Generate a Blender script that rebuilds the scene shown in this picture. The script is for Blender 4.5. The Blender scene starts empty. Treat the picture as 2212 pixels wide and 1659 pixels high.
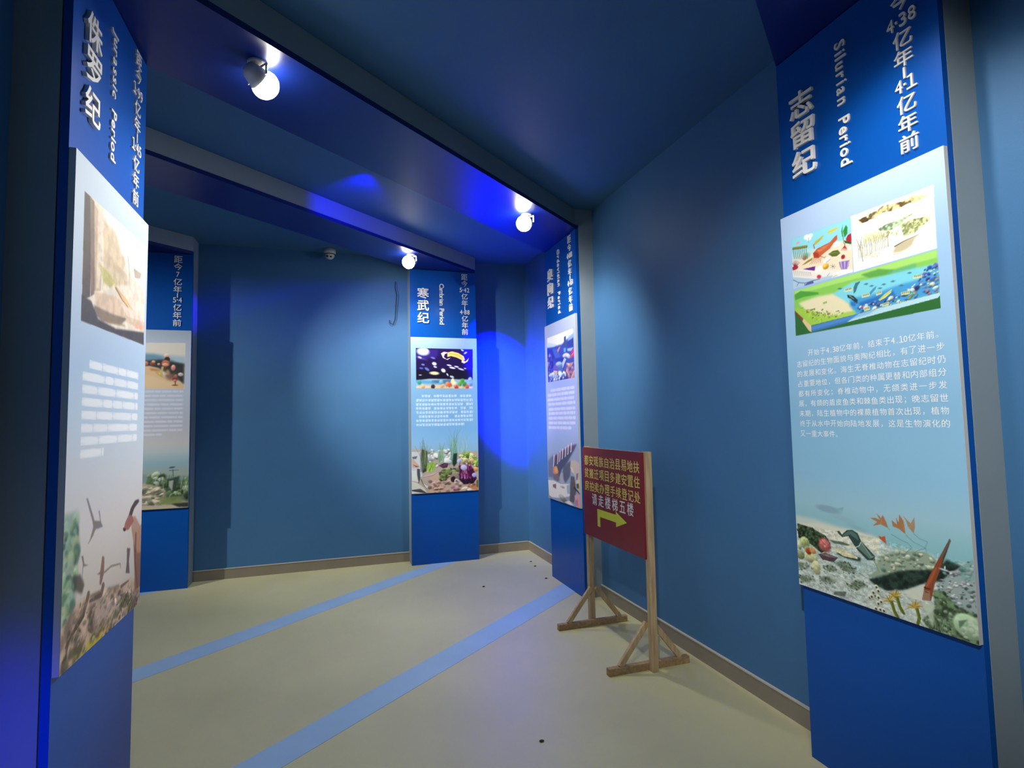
import bpy, bmesh, math, random
import numpy as np
from mathutils import Matrix, Vector

scene = bpy.context.scene
COL = scene.collection
R = math.radians

# ------------------------------------------------------------------ camera
# The room is laid out square to its walls: +x towards the right-hand wall of
# the corridor, +y along the corridor towards the end wall, z up.
cam_data = bpy.data.cameras.new('camera')
cam_data.sensor_width = 36.0
cam_data.lens = 1195.23 / 2212 * 36.0
cam_data.clip_start = 0.05
camera = bpy.data.objects.new('camera', cam_data)
COL.objects.link(camera)
yaw, pitch, roll = R(18.0), R(3.7266), R(-1.1118)
fwd = Vector((math.sin(yaw) * math.cos(pitch), math.cos(yaw) * math.cos(pitch), math.sin(pitch)))
right = Vector((math.cos(yaw), -math.sin(yaw), 0))
up = right.cross(fwd)
rv = right * math.cos(roll) + up * math.sin(roll)
uv_ = up * math.cos(roll) - right * math.sin(roll)
m = Matrix.Identity(4)
for i in range(3):
    m[i][0], m[i][1], m[i][2] = rv[i], uv_[i], -fwd[i]
m.translation = Vector((0, 0, 1.5))
camera.matrix_world = m
scene.camera = camera

# ------------------------------------------------------------------ world, exposure
world = bpy.data.worlds.new('world')
world.use_nodes = True
world.node_tree.nodes['Background'].inputs[0].default_value = (0.02, 0.03, 0.05, 1)
world.node_tree.nodes['Background'].inputs[1].default_value = 0.0
scene.world = world
vs = scene.view_settings
vs.view_transform = 'Standard'; vs.look = 'None'; vs.gamma = 1.0; vs.use_curve_mapping = False
vs.exposure = 0.0
scene.cycles.max_bounces = 8
scene.cycles.diffuse_bounces = 3
scene.cycles.sample_clamp_indirect = 4.0
scene.cycles.use_denoising = True

# room levels and planes (metres)
WALL_R, WALL_B, WALL_L, WALL_IN = 2.17, 6.15, -0.97, 3.13
FACE_R, FACE_B, FACE_L = 2.005, 5.935, -0.812      # faces of the arch pillars
CEIL, SOFFIT = 3.33, 3.156
Z_TOP, Z_BOT = 2.4086, 0.7448                      # printed boards
SLOPE = 0.80                                        # skew of the arches across the corridor

# ------------------------------------------------------------------ lamps
def spot(name, loc, target, power, angle, blend=0.6, size=0.045, col=(1.0, 0.95, 0.86)):
    d = bpy.data.lights.new(name, 'SPOT')
    d.energy = power; d.spot_size = R(angle); d.spot_blend = blend
    d.shadow_soft_size = size; d.color = col
    o = bpy.data.objects.new(name, d); COL.objects.link(o)
    o.location = loc
    o.rotation_euler = (Vector(target) - Vector(loc)).to_track_quat('-Z', 'Y').to_euler()
    return o

# Each arch carries two spotlights; each is turned across the corridor to the panel on the
# far side.  name: position of the lamp, point it is turned to, power of its beam
LAMPS = {
 'nearest_left':   ((-0.33, 2.67, 2.985), (2.00, 4.56, 1.72), 340),
 'nearest_right':  ((1.49, 4.12, 2.985), (-0.80, 2.46, 1.74), 400),
 'second_left':    ((-1.48, 3.75, 2.985), (0.98, 5.93, 1.76), 460),
 'second_right':   ((0.74, 5.43, 2.985), (-1.90, 3.35, 1.45), 100),
 'farthest_left':  ((-4.28, 3.75, 2.985), (-1.70, 5.93, 1.55), 500),
 'overhead_left':  ((-0.30, -0.20, 2.985), (2.00, 1.66, 1.56), 375),
 'overhead_right': ((1.56, 1.47, 2.985), (-0.80, -0.55, 1.45), 60),
}
# the stray light that falls from each lamp on the panel next to it
NEAR = {'nearest_left': (-0.80, 2.50), 'nearest_right': (2.00, 4.62), 'second_right': (1.12, 5.93), 'overhead_right': (1.98, 1.40)}
SPILL = {'nearest_left': 38, 'nearest_right': 80, 'second_right': 85, 'overhead_right': 36}
for k, (p, t, e) in LAMPS.items():
    spot('spot_light_' + k, p, t, e, 50, 0.9)
    x, y = NEAR.get(k, (p[0], p[1]))
    spot('spot_light_spill_' + k, p, (x, y, 1.0 if k in NEAR else 0), SPILL.get(k, 60), 118, 0.8)
spot('spot_light_rear', (1.52, -1.70, 3.05), (2.2, 0.6, 1.6), 20, 60, 0.8)
BLUE = (0.0, 0.004, 1.0)
spot('blue_light_corner', (1.30, 4.98, 3.22), (1.87, 6.15, 1.95), 7500, 31, 0.6, 0.05, BLUE)
spot('blue_light_beam', (0.25, 4.00, 3.24), (0.12, 4.9, 3.25), 40, 70, 0.6, 0.04, BLUE)
spot('blue_light_entrance', (-0.78, 0.9, 3.1), (-0.97, 2.08, -0.05), 560, 17, 0.7, 0.05, BLUE)
spot('blue_light_passage', (0.55, 6.03, 3.12), (-1.283, 6.04, 2.6), 260, 14, 1.0, 0.03, BLUE)
# ---------------------------------------------------------------- printed pictures
# Every print is painted from plain drawing strokes given in millimetres on the
# board (x from its left edge, y down from its top edge) and kept as a colour
# attribute of a fine mesh grid.
def hexc(h):
    return np.array([int(h[i:i + 2], 16) / 255.0 for i in (0, 2, 4)])

def vnoise(h, w, sy, sx, rng, oct=4):
    out = np.zeros((h, w)); amp = 1.0; tot = 0.0
    for o in range(oct):
        gh, gw = max(2, int(h / sy) + 2), max(2, int(w / sx) + 2)
        g = rng.random((gh + 1, gw + 1))
        yy = np.linspace(0, gh - 1.001, h); xx = np.linspace(0, gw - 1.001, w)
        y0 = yy.astype(int); x0 = xx.astype(int)
        fy = (yy - y0)[:, None]; fx = (xx - x0)[None, :]
        fy = fy * fy * (3 - 2 * fy); fx = fx * fx * (3 - 2 * fx)
        a = g[np.ix_(y0, x0)]; b = g[np.ix_(y0, x0 + 1)]
        c = g[np.ix_(y0 + 1, x0)]; d = g[np.ix_(y0 + 1, x0 + 1)]
        out += amp * ((a * (1 - fx) + b * fx) * (1 - fy) + (c * (1 - fx) + d * fx) * fy)
        tot += amp; amp *= 0.55; sy = max(1.2, sy / 2); sx = max(1.2, sx / 2)
    return out / tot * 2 - 1

def blur(a, r):
    r = int(r)
    if r < 1:
        return a
    for ax in (0, 1):
        for _ in range(2):
            p = np.pad(a, [(r + 1, r) if i == ax else (0, 0) for i in range(2)], mode='edge')
            c = np.cumsum(p, axis=ax)
            n = a.shape[ax]
            hi = np.take(c, np.arange(2 * r + 1, 2 * r + 1 + n), axis=ax)
            lo = np.take(c, np.arange(0, n), axis=ax)
            a = (hi - lo) / (2 * r + 1)
    return a

class Painter:
    def __init__(s, wmm, hmm, nx, ny):
        s.W, s.H = nx * 2, ny * 2
        s.sx, s.sy = s.W / wmm, s.H / hmm
        s.img = np.zeros((s.H, s.W, 3))
        s.clip = None

    def box(s, x0, y0, x1, y1, pad=0):
        a = max(0, int((x0 - pad) * s.sx)); b = min(s.W, int((x1 + pad) * s.sx) + 2)
        c = max(0, int((y0 - pad) * s.sy)); d = min(s.H, int((y1 + pad) * s.sy) + 2)
        return (a, b, c, d) if b > a and d > c else None

    def coords(s, bx):
        a, b, c, d = bx
        X = (np.arange(a, b) + .5) / s.sx; Y = (np.arange(c, d) + .5) / s.sy
        return np.meshgrid(X, Y)

    def blend(s, bx, m, col):
        a, b, c, d = bx
        if s.clip is not None:
            m = m * s.clip[c:d, a:b]
        v = s.img[c:d, a:b]
        v += (col - v) * m[..., None]

    def mask(s, pts, soft=0):
        p = np.array(pts, float)
        bx = s.box(p[:, 0].min(), p[:, 1].min(), p[:, 0].max(), p[:, 1].max(), soft * 2 + 1)
        if bx is None:
            return None, None
        X, Y = s.coords(bx)
        m = np.zeros(X.shape, bool)
        q = np.roll(p, -1, 0)
        for (x0, y0), (x1, y1) in zip(p, q):
            if y0 == y1:
                continue
            hit = ((y0 > Y) != (y1 > Y)) & (X < (x1 - x0) * (Y - y0) / (y1 - y0) + x0)
            m ^= hit
        m = m.astype(float)
        if soft:
            m = blur(m, soft * (s.sx + s.sy) / 4)
        return bx, m

    def poly(s, col, alpha, soft, pts):
        bx, m = s.mask(pts, soft)
        if bx:
            s.blend(bx, m * alpha, hexc(col))

    def setclip(s, pts):
        s.clip = None
        if pts:
            bx, m = s.mask(pts)
            s.clip = np.zeros((s.H, s.W)); a, b, c, d = bx; s.clip[c:d, a:b] = m

    def grad(s, stops):
        ys = (np.arange(s.H) + .5) / s.sy
        d = [t[0] for t in stops]; cs = np.array([hexc(t[1]) for t in stops])
        row = np.stack([np.interp(ys, d, cs[:, k]) for k in range(3)], 1)
        m = np.ones((s.H, s.W)) if s.clip is None else s.clip
        s.img += (row[:, None, :] - s.img) * m[..., None]

    def line(s, col, alpha, w0, w1, pts):
        p = np.array(pts, float)
        w = max(w0, w1)
        bx = s.box(p[:, 0].min(), p[:, 1].min(), p[:, 0].max(), p[:, 1].max(), w + 1)
        if bx is None:
            return
        X, Y = s.coords(bx); best = np.zeros(X.shape); n = len(p) - 1
        for i in range(n):
            (x0, y0), (x1, y1) = p[i], p[i + 1]
            dx, dy = x1 - x0, y1 - y0; L = dx * dx + dy * dy + 1e-9
            t = np.clip(((X - x0) * dx + (Y - y0) * dy) / L, 0, 1)
            D = np.hypot(X - x0 - t * dx, Y - y0 - t * dy)
            ww = (w0 + (w1 - w0) * (i + t) / n) / 2
            best = np.maximum(best, np.clip((ww - D) * s.sx + .5, 0, 1))
        s.blend(bx, best * alpha, hexc(col))

    def ell(s, col, alpha, cx, cy, rx, ry, rot=0, soft=.15, shade=0.0):
        r = max(rx, ry)
        bx = s.box(cx - r, cy - r, cx + r, cy + r, r * soft + 1)
        if bx is None:
            return
        X, Y = s.coords(bx)
        c, n = math.cos(rot), math.sin(rot)
        x = ((X - cx) * c + (Y - cy) * n) / max(rx, .1); y = (-(X - cx) * n + (Y - cy) * c) / max(ry, .1)
        D = np.hypot(x, y)
        m = np.clip((1 + soft - D) / (2 * soft + 1e-3), 0, 1)
        colr = hexc(col)[None, None, :] * (1 - shade * np.clip((Y - cy) / max(ry, .1) * .6 + (X - cx) / max(rx, .1) * .25, -.6, 1))[..., None]
        a, b, cc, d = bx
        if s.clip is not None:
            m = m * s.clip[cc:d, a:b]
        v = s.img[cc:d, a:b]
        v += (np.clip(colr, 0, 1) - v) * (m * alpha)[..., None]

    def pick(s, pts, n, rng):
        p = np.array(pts, float); out = []
        lo, hi = p.min(0), p.max(0); q = np.roll(p, -1, 0)
        tries = 0
        while len(out) < n and tries < n * 30:
            tries += 1
            x, y = lo + rng.random(2) * (hi - lo); ins = False
            for (x0, y0), (x1, y1) in zip(p, q):
                if (y0 > y) != (y1 > y) and x < (x1 - x0) * (y - y0) / (y1 - y0 + 1e-12) + x0:
                    ins = not ins
            if ins:
                out.append((x, y))
        return sorted(out, key=lambda t: t[1])

    def scatter(s, pts, pal, n, r0, r1, asp, rot, seed, shade=.5, alpha=.9, soft=.25):
        rng = np.random.default_rng(seed)
        pal = pal.split()
        for x, y in s.pick(pts, n, rng):
            r = r0 + (r1 - r0) * rng.random() ** 2
            a = rot + rng.normal() * .4
            if shade > .3:
                s.ell('20241f', .45 * alpha, x + r * .15, y + r * asp * .45, r, r * asp, a, .4)
            s.ell(pal[rng.integers(len(pal))], alpha, x, y, r, r * asp * (.7 + .6 * rng.random()), a, soft, shade)

    def blades(s, pts, pal, n, h0, h1, w, lean, seed, alpha=.8):
        rng = np.random.default_rng(seed); pal = pal.split()
        for x, y in s.pick(pts, n, rng):
            h = h0 + (h1 - h0) * rng.random(); L = h * (lean + rng.normal() * .18)
            s.line(pal[rng.integers(len(pal))], alpha, w, w * .25, [(x, y), (x + L * .3, y - h * .5), (x + L, y - h)])

    def mottle(s, pts, amp, sc, seed, asp=1.0):
        bx, m = s.mask(pts, sc * .15)
        if bx is None:
            return
        rng = np.random.default_rng(seed)
        n = vnoise(m.shape[0], m.shape[1], sc * s.sy * asp, sc * s.sx, rng)
        n = np.tanh(n * 3.0)
        a, b, c, d = bx
        if s.clip is not None:
            m = m * s.clip[c:d, a:b]
        v = s.img[c:d, a:b]
        v *= (1 + amp * n * m)[..., None]
        np.clip(v, 0, 1, out=v)

    def rows(s, x0, x1, y, h, col, alpha, seed, cell):
        # a row of print too small to read: soft dabs, word by word
        rng = np.random.default_rng(seed); x = x0
        while x < x1:
            w = min(cell * (1 if cell < 40 else .5 + rng.random()), x1 - x)
            if cell >= 40 or rng.random() > .07:
                g = cell * .10 if cell < 40 else 3
                if cell < 40:
                    q = h * (.40 + .08 * rng.random())
                    s.poly(col, alpha * (.45 + .3 * rng.random()), 3, [(x + g, y - q), (x + w - g, y - q), (x + w - g, y + q), (x + g, y + q)])
                    for _ in range(3):
                        yy = y + (rng.random() - .5) * h * .8
                        s.line(col, alpha * .8, 4, 4, [(x + g, yy), (x + w - g * 2, yy)] if rng.random() < .6 else [(x + w * rng.random(), y - q), (x + w * .5, y + q)])
                else:
                    s.ell(col, alpha * (.65 + .35 * rng.random()), x + w / 2, y, max((w - g) / 2, .4), h / 2 * (.85 + .15 * rng.random()), 0, .12)
                if cell >= 40:
                    s.poly(col, alpha * .8, 1.5, [(x + 2, y - h / 2), (x + w - 3, y - h / 2 + 1), (x + w - 3, y + h / 2), (x + 2, y + h / 2 - 1)])
            x += w

    def run(s, ops):
        f = dict(p=s.poly, g=s.grad, l=s.line, e=s.ell, s=s.scatter, b=s.blades, m=s.mottle, r=s.rows, c=s.setclip)
        for o in ops:
            f[o[0]](*o[1:])
        v = s.img.reshape(s.H // 2, 2, s.W // 2, 2, 3).mean((1, 3))
        return np.where(v <= .04045, v / 12.92, ((np.clip(v, 0, 1) + .055) / 1.055) ** 2.4)
ART = {
 'silurian': [
  ('g',[(0,'b4cdf2'),(300,'9cbfe6'),(640,'90bde2'),(900,'86b8dc'),(1150,'8cbfe0'),(1290,'9cc6d8'),(1420,'86bfc6'),(1664,'86a8a0')]),
  ('p','c9d6cf',.95,14,[(-40,1359),(105,1360),(224,1372),(360,1373),(446,1410),(567,1399),(646,1426),(732,1399),(754,1666),(549,1680),(-36,1676)]),
  ('p','dfe0cc',.8,8,[(8.1,1390),(121,1376),(313,1378),(404,1386),(392,1446),(259,1449),(156,1434)]),
  ('p','a8c8c8',.6,10,[(207,1459),(335,1475),(397,1502),(302,1542),(176,1529)]),
  ('e','86abbd',1,175,1308,58,14.6,.05,.25,0),
  ('p','86abbd',.8,1,[(218,1300),(250,1288),(246,1307)]),
  ('e','93b8c6',.6,246,1337,56,9.8,.15,.5,0),
  ('e','84aab6',.5,314,1365,44,8.6,.2,.5,0),
  ('p','33452f',1,3,[(7.7,1395),(79,1400),(156,1422),(178,1466),(129,1499),(69,1470),(9.7,1457)]),
  ('m',[(7.7,1395),(79,1400),(156,1422),(178,1466),(129,1499),(69,1470),(9.7,1457)],.6,14,3,1),
  ('s',[(7.7,1395),(79,1400),(156,1422),(178,1466),(129,1499),(69,1470),(9.7,1457)],'2c3a28 4a6040 5a7048 24301f',60,3,9,.6,.3,4,.5,.9,.25),
  ('e','a9b57c',1,42,1473,27,26,0,.1,.5),
  ('e','b9c39a',1,13.6,1490,12.3,19.5,0,.1,.5),
  ('e','c6cc9a',1,73,1530,35,23,0,.1,.5),
  ('e','cdcda0',1,98,1568,24,29,0,.1,.5),
  ('e','88946a',1,14,1531,25,19.4,0,.1,.5),
  ('e','8e9a66',1,58,1500,17.9,14.3,0,.1,.5),
  ('e','b04028',1,62,1507,14.9,13.4,0,.2,.4),
  ('e','cfa064',1,85,1499,17.6,13.2,0,.2,.4),
  ('e','bf6a66',1,148,1463,29,29,.2,.2,.5),
  ('l','e2a49c',.8,2.5,1,[(148,1472),(127,1452)]),
  ('l','e2a49c',.8,2.5,1,[(148,1472),(133,1448)]),
  ('l','e2a49c',.8,2.5,1,[(148,1472),(138,1444)]),
  ('l','e2a49c',.8,2.5,1,[(148,1472),(144,1439)]),
  ('l','e2a49c',.8,2.5,1,[(148,1472),(150,1435)]),
  ('l','e2a49c',.8,2.5,1,[(148,1472),(156,1437)]),
  ('l','e2a49c',.8,2.5,1,[(148,1472),(161,1439)]),
  ('l','e2a49c',.8,2.5,1,[(148,1472),(166,1441)]),
  ('l','e2a49c',.8,2.5,1,[(148,1472),(171,1444)]),
  ('l','c2362c',1,4.1,1.6,[(125,1440),(143,1455),(154,1462)]),
  ('p','54444c',1,1.5,[(112,1507),(152,1494),(212,1500),(187,1524),(133,1526)]),
  ('p','a58f90',.7,1,[(123,1505),(162,1497),(204,1502),(167,1508)]),
  ('p','202f28',.85,6,[(217,1471),(277,1475),(316,1477),(312,1493),(256,1495),(206,1486)]),
  ('p','e3ddb4',1,2,[(180,1467),(238,1460),(301,1478),(301,1485),(236,1488)]),
  ('p','2f4a38',.7,3,[(172,1435),(240,1431),(272,1437),(260,1442),(193,1445)]),
  ('l','7f9a90',.55,4.5,.9,[(320,1642),(347,1651),(388,1646)]),
  ('l','eef2ea',.55,4.4,.9,[(374,1569),(400,1578),(439,1575)]),
  ('l','5d776a',.55,4.7,.9,[(263,1616),(292,1625),(335,1621)]),
  ('l','a9bfb6',.55,5.4,1.1,[(31,1666),(65,1675),(117,1670)]),
  ('l','7f9a90',.55,5.2,1,[(118,1626),(151,1636),(199,1631)]),
  ('l','eef2ea',.55,4.5,.9,[(334,1645),(361,1653),(401,1649)]),
  ('l','5d776a',.55,4.6,.9,[(306,1539),(334,1549),(375,1547)]),
  ('l','a9bfb6',.55,4.6,.9,[(288,1599),(316,1608),(358,1605)]),
  ('l','7f9a90',.55,5,1,[(149,1672),(180,1681),(227,1676)]),
  ('l','eef2ea',.55,4.7,.9,[(251,1651),(280,1659),(324,1655)]),
  ('l','5d776a',.55,5,1,[(162,1554),(194,1564),(240,1561)]),
  ('l','a9bfb6',.55,5,1,[(174,1654),(205,1663),(251,1658)]),
  ('l','7f9a90',.55,4.7,.9,[(260,1639),(288,1648),(331,1644)]),
  ('l','eef2ea',.55,4.8,1,[(240,1674),(269,1682),(313,1677)]),
  ('l','5d776a',.55,4.4,.9,[(373,1596),(399,1605),(438,1602)]),
  ('l','a9bfb6',.55,5.4,1.1,[(48,1635),(82,1644),(133,1640)]),
  ('l','7f9a90',.55,4.4,.9,[(365,1618),(391,1627),(431,1623)]),
  ('l','eef2ea',.55,4.9,1,[(195,1564),(226,1574),(271,1571)]),
  ('l','5d776a',.55,4.8,1,[(214,1659),(244,1667),(289,1662)]),
  ('l','a9bfb6',.55,4.7,.9,[(252,1611),(280,1620),(324,1617)]),
  ('l','7f9a90',.55,5,1,[(177,1647),(208,1656),(254,1651)]),
  ('l','eef2ea',.55,5.1,1,[(130,1626),(162,1636),(210,1631)]),
  ('l','5d776a',.55,4.5,.9,[(343,1535),(370,1544),(410,1542)]),
  ('l','a9bfb6',.55,4.8,1,[(222,1585),(252,1595),(296,1591)]),
  ('l','7f9a90',.55,4.4,.9,[(357,1598),(384,1607),(423,1603)]),
  ('l','eef2ea',.55,5.2,1,[(118,1576),(151,1586),(199,1582)]),
  ('p','4a5c44',.6,7,[(131,1558),(154,1544),(181,1541),(206,1552),(184,1565),(152,1570)]),
  ('s',[(126,1550),(208,1535),(211,1560),(135,1582)],'7f9268 2f4028 556a48 a4b08a 3c5038',22,2,6,.55,.3,430,.4,.8,.25),
  ('p','4a5c44',.6,7,[(195,1524),(217,1511),(243,1509),(267,1520),(246,1532),(215,1536)]),
  ('s',[(190,1517),(268,1503),(271,1528),(199,1548)],'7f9268 2f4028 556a48 a4b08a 3c5038',22,2,6,.55,.3,545,.4,.8,.25),
  ('p','4a5c44',.6,7,[(223,1540),(244,1527),(269,1524),(293,1535),(272,1548),(242,1552)]),
  ('s',[(218,1532),(294,1518),(297,1543),(226,1563)],'7f9268 2f4028 556a48 a4b08a 3c5038',22,2,6,.55,.3,600,.4,.8,.25),
  ('p','4a5c44',.6,7,[(111,1608),(134,1594),(162,1591),(187,1601),(165,1615),(132,1620)]),
  ('s',[(106,1600),(189,1584),(192,1610),(115,1632)],'7f9268 2f4028 556a48 a4b08a 3c5038',22,2,6,.55,.3,400,.4,.8,.25),
  ('p','4a5c44',.6,7,[(244,1600),(265,1586),(290,1583),(313,1593),(293,1606),(263,1611)]),
  ('s',[(240,1592),(314,1577),(317,1601),(248,1623)],'7f9268 2f4028 556a48 a4b08a 3c5038',22,2,6,.55,.3,650,.4,.8,.25),
  ('p','4a5c44',.6,7,[(270,1584),(290,1571),(314,1568),(337,1578),(318,1591),(289,1596)]),
  ('s',[(266,1577),(338,1562),(341,1586),(273,1607)],'7f9268 2f4028 556a48 a4b08a 3c5038',22,2,6,.55,.3,700,.4,.8,.25),
  ('p','4a5c44',.6,7,[(-16.8,1579),(8.7,1564),(39,1561),(68,1572),(43,1586),(6.9,1591)]),
  ('s',[(-22,1570),(69,1554),(73,1581),(-12.3,1604)],'7f9268 2f4028 556a48 a4b08a 3c5038',22,2,6,.55,.3,180,.4,.8,.25),
  ('p','4a5c44',.6,7,[(-1.9,1633),(23,1618),(53,1614),(82,1624),(57,1639),(22,1645)]),
  ('s',[(-7.5,1625),(83,1606),(87,1633),(2.5,1658)],'7f9268 2f4028 556a48 a4b08a 3c5038',22,2,6,.55,.3,210,.4,.8,.25),
  ('m',[(-43,1399),(404,1386),(567,1407),(731,1406),(754,1666),(549,1680),(-36,1676)],.1,16,91,.6),
  ('m',[(-43,1399),(404,1386),(731,1406),(754,1666),(549,1680),(-36,1676)],.08,5,92,.7),
  ('s',[(14,1576),(303,1525),(374,1573),(388,1634),(226,1649),(27,1649)],'eef2ea b4c4ba 8aa498 d4ddd4 6f8478',90,3,12,.4,.25,93,.3,.6,.25),
  ('p','93a893',.95,4,[(391,1454),(467,1417),(567,1399),(611,1420),(601,1455),(473,1515),(417,1527),(340,1545),(378,1510)]),
  ('s',[(391,1454),(467,1417),(567,1403),(610,1424),(601,1452),(473,1511),(395,1527)],'c4ccb0 8ba08c 6b8676 aebca4 dcdcc4',60,4,13,.7,.2,8,.5,.9,.25),
  ('p','1d2e28',.95,7,[(344,1552),(395,1527),(475,1487),(601,1452),(640,1409),(694,1422),(660,1473),(560,1511),(499,1548),(418,1575),(370,1570)]),
  ('m',[(344,1552),(395,1527),(475,1487),(601,1452),(640,1409),(694,1422),(660,1473),(560,1511),(499,1548),(418,1575),(370,1570)],.4,20,2,1),
  ('p','d6dccb',.9,6,[(491,1553),(560,1511),(562,1537),(544,1572),(493,1575)]),
  ('p','9db0b0',1,5,[(658,1445),(709,1401),(734,1384),(744,1499),(736,1567),(628,1591),(596,1535),(605,1499)]),
  ('s',[(630,1459),(709,1401),(734,1388),(744,1499),(736,1563),(628,1583),(596,1527),(605,1499)],'d4dcd8 8fa9ac 4a625f b9c6c8 a69aa4 38504a 7f9a96',150,3,10,.6,-0.3,11,.5,.9,.25),
  ('p','6fa8a4',.45,6,[(673,1434),(709,1401),(734,1384),(734,1454),(691,1472)]),
  ('p','52684c',.95,6,[(585,1526),(626,1519),(665,1558),(739,1566),(736,1662),(640,1670),(561,1664),(544,1640),(592,1587)]),
  ('m',[(585,1526),(626,1519),(665,1558),(739,1566),(736,1662),(640,1670),(561,1664),(544,1640),(592,1587)],.5,22,5,1),
  ('s',[(585,1526),(626,1519),(665,1558),(739,1566),(736,1662),(640,1670),(561,1664),(544,1640),(592,1587)],'7c9470 33482f 8da487 405a3c',60,3,9,.7,.4,12,.5,.9,.25),
  ('b',[(542,1671),(644,1668),(645,1646),(552,1630)],'a9bd96 c4d2b2 7f9a6a',40,15,45,1.5,.1,7,.6),
  ('p','c3d4ba',.85,6,[(548,1582),(586,1574),(586,1626),(577,1652),(564,1618)]),
  ('e','a9c8a4',1,694,1613,47,40,.1,.08,.35),
  ('s',[(662,1598),(726,1573),(729,1627),(671,1658)],'c9dcc0 8fb08e d6e4cc',40,4,12,.8,0,15,.2,.6,.25),
  ('p','56745c',.8,4,[(665,1604),(693,1590),(681,1609),(667,1628)]),
  ('l','a9bf9c',1,7.1,2.6,[(365,1470),(384,1492),(398,1516)]),
  ('l','5d7a5c',1,2.2,1.3,[(372,1475),(394,1515)]),
  ('p','2f4a44',1,.6,[(212,1392),(224,1389),(236,1401),(259,1380),(284,1374),(308,1383),(321,1410),(377,1457),(375,1474),(344,1480),(303,1450),(283,1426),(265,1402),(236,1412),(222,1403)]),
  ('p','5c7d74',.8,2,[(227,1396),(240,1402),(264,1383),(284,1379),(305,1390),(311,1412),(292,1403),(273,1394),(242,1408)]),
  ('p','65877e',.9,2,[(304,1439),(320,1410),(338,1432),(372,1462),(354,1473)]),
  ('l','d4e2da',1,3.2,1.8,[(295,1441),(312,1431),(321,1414)]),
  ('l','bfd2c8',.8,2.3,1.4,[(321,1414),(342,1440),(361,1465),(377,1457)]),
  ('l','c4d4ca',.8,1.8,1.3,[(344,1480),(367,1476),(377,1461)]),
  ('p','a87a55',1,.8,[(366,1314),(387,1310),(405,1314),(393,1291),(412,1306),(419,1294),(431,1316),(438,1340),(408,1331),(375,1342),(395,1324)]),
  ('l','d9b48c',.7,1.8,.9,[(366,1314),(393,1304)]),
  ('l','d9b48c',.7,1.7,.9,[(405,1314),(412,1304)]),
  ('l','d9b48c',.7,1.7,.9,[(412,1306),(416,1300)]),
  ('l','d9b48c',.7,1.7,.8,[(431,1316),(425,1305)]),
  ('l','d9b48c',.7,1.7,.9,[(408,1331),(414,1312)]),
  ('p','a8784f',1,.8,[(453,1307),(473,1321),(471,1295),(480,1312),(484,1282),(499,1304),(504,1351),(480,1336),(456,1330)]),
  ('l','dcb794',.7,1.7,.8,[(453,1307),(469,1295)]),
  ('l','dcb794',.7,1.6,.8,[(471,1295),(477,1289)]),
  ('l','dcb794',.7,1.6,.8,[(484,1282),(484,1282)]),
  ('l','dcb794',.7,1.6,.8,[(504,1351),(494,1317)]),
  ('p','a58a6a',1,.8,[(496,1283),(512,1298),(525,1308),(540,1283),(539,1321),(533,1342),(514,1322),(509,1303)]),
  ('l','cbb597',.7,1.6,.8,[(496,1283),(518,1302)]),
  ('l','cbb597',.7,1.6,.8,[(525,1308),(532,1314)]),
  ('l','cbb597',.7,1.6,.8,[(539,1321),(539,1321)]),
  ('l','cbb597',.7,1.6,.8,[(514,1322),(526,1322)]),
  ('p','c05a3a',1,.8,[(389,1381),(400,1386),(396,1375),(409,1378),(423,1371),(426,1401),(406,1389)]),
  ('l','e09a78',.7,1.7,.9,[(389,1381),(399,1380)]),
  ('l','e09a78',.7,1.7,.9,[(396,1375),(403,1377)]),
  ('l','e09a78',.7,1.7,.8,[(423,1371),(416,1375)]),
  ('l','5f8088',.85,2.1,1.3,[(450,1361),(482,1374),(510,1381),(523,1394),(495,1423)]),
  ('l','5f8088',.85,2,1.2,[(504,1353),(530,1373),(572,1386)]),
  ('l','5f8088',.85,2,1.2,[(534,1343),(551,1356),(581,1363),(570,1386)]),
  ('l','5f8088',.85,1.9,1.1,[(572,1386),(540,1402),(512,1435)]),
  ('l','5f8088',.85,1.9,1.1,[(572,1386),(576,1402)]),
  ('l','5f8088',.85,2.1,1.3,[(438,1340),(444,1346)]),
  ('p','6a5a4c',1,.8,[(655,1336),(659,1343),(641,1387),(620,1440),(602,1444),(619,1403)]),
  ('p','8a4a30',1,1,[(619,1403),(630,1404),(618,1448),(596,1501),(579,1565),(548,1569),(559,1522),(581,1475)]),
  ('p','b4623c',.8,2.5,[(602,1444),(609,1442),(587,1492),(566,1528),(563,1517)]),
  ('p','2f302b',.6,2,[(658,1344),(641,1391),(616,1452),(630,1401)]),
  ('p','a08068',.9,2,[(556,1534),(577,1532),(577,1566),(548,1571)]),
  ('l','3c2018',1,4.6,2.3,[(559,1524),(578,1525)]),
  ('l','53301f',1,3.9,1.5,[(562,1538),(573,1539)]),
  ('l','c4b8a0',1,1.9,.8,[(540,1592),(556,1572),(571,1572)]),
  ('l','dfeaf0',1,1.9,.7,[(614,1395),(607,1424)]),
  ('e','b4c8d8',1,630,1446,16.2,3.3,.1,.3,0),
  ('e','e6eef2',1,633,1438,2.2,6.7,.1,.3,0),
  ('l','5d6a22',1,14.1,10.8,[(455,1590),(464,1619),(477,1639)]),
  ('l','8a9438',.8,4.2,3.3,[(452,1591),(459,1620),(468,1641)]),
  ('l','b59c3a',1,5.4,1.7,[(447,1589),(432,1592),(422,1600)]),
  ('l','d3bc62',1,5.4,1.7,[(447,1589),(432,1587),(421,1592)]),
  ('l','8a7a28',1,5.4,1.7,[(447,1589),(431,1581),(420,1581)]),
  ('l','c99a4a',1,5.4,1.7,[(447,1589),(437,1576),(430,1572)]),
  ('l','b59c3a',1,5.4,1.7,[(447,1589),(443,1574),(440,1569)]),
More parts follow.
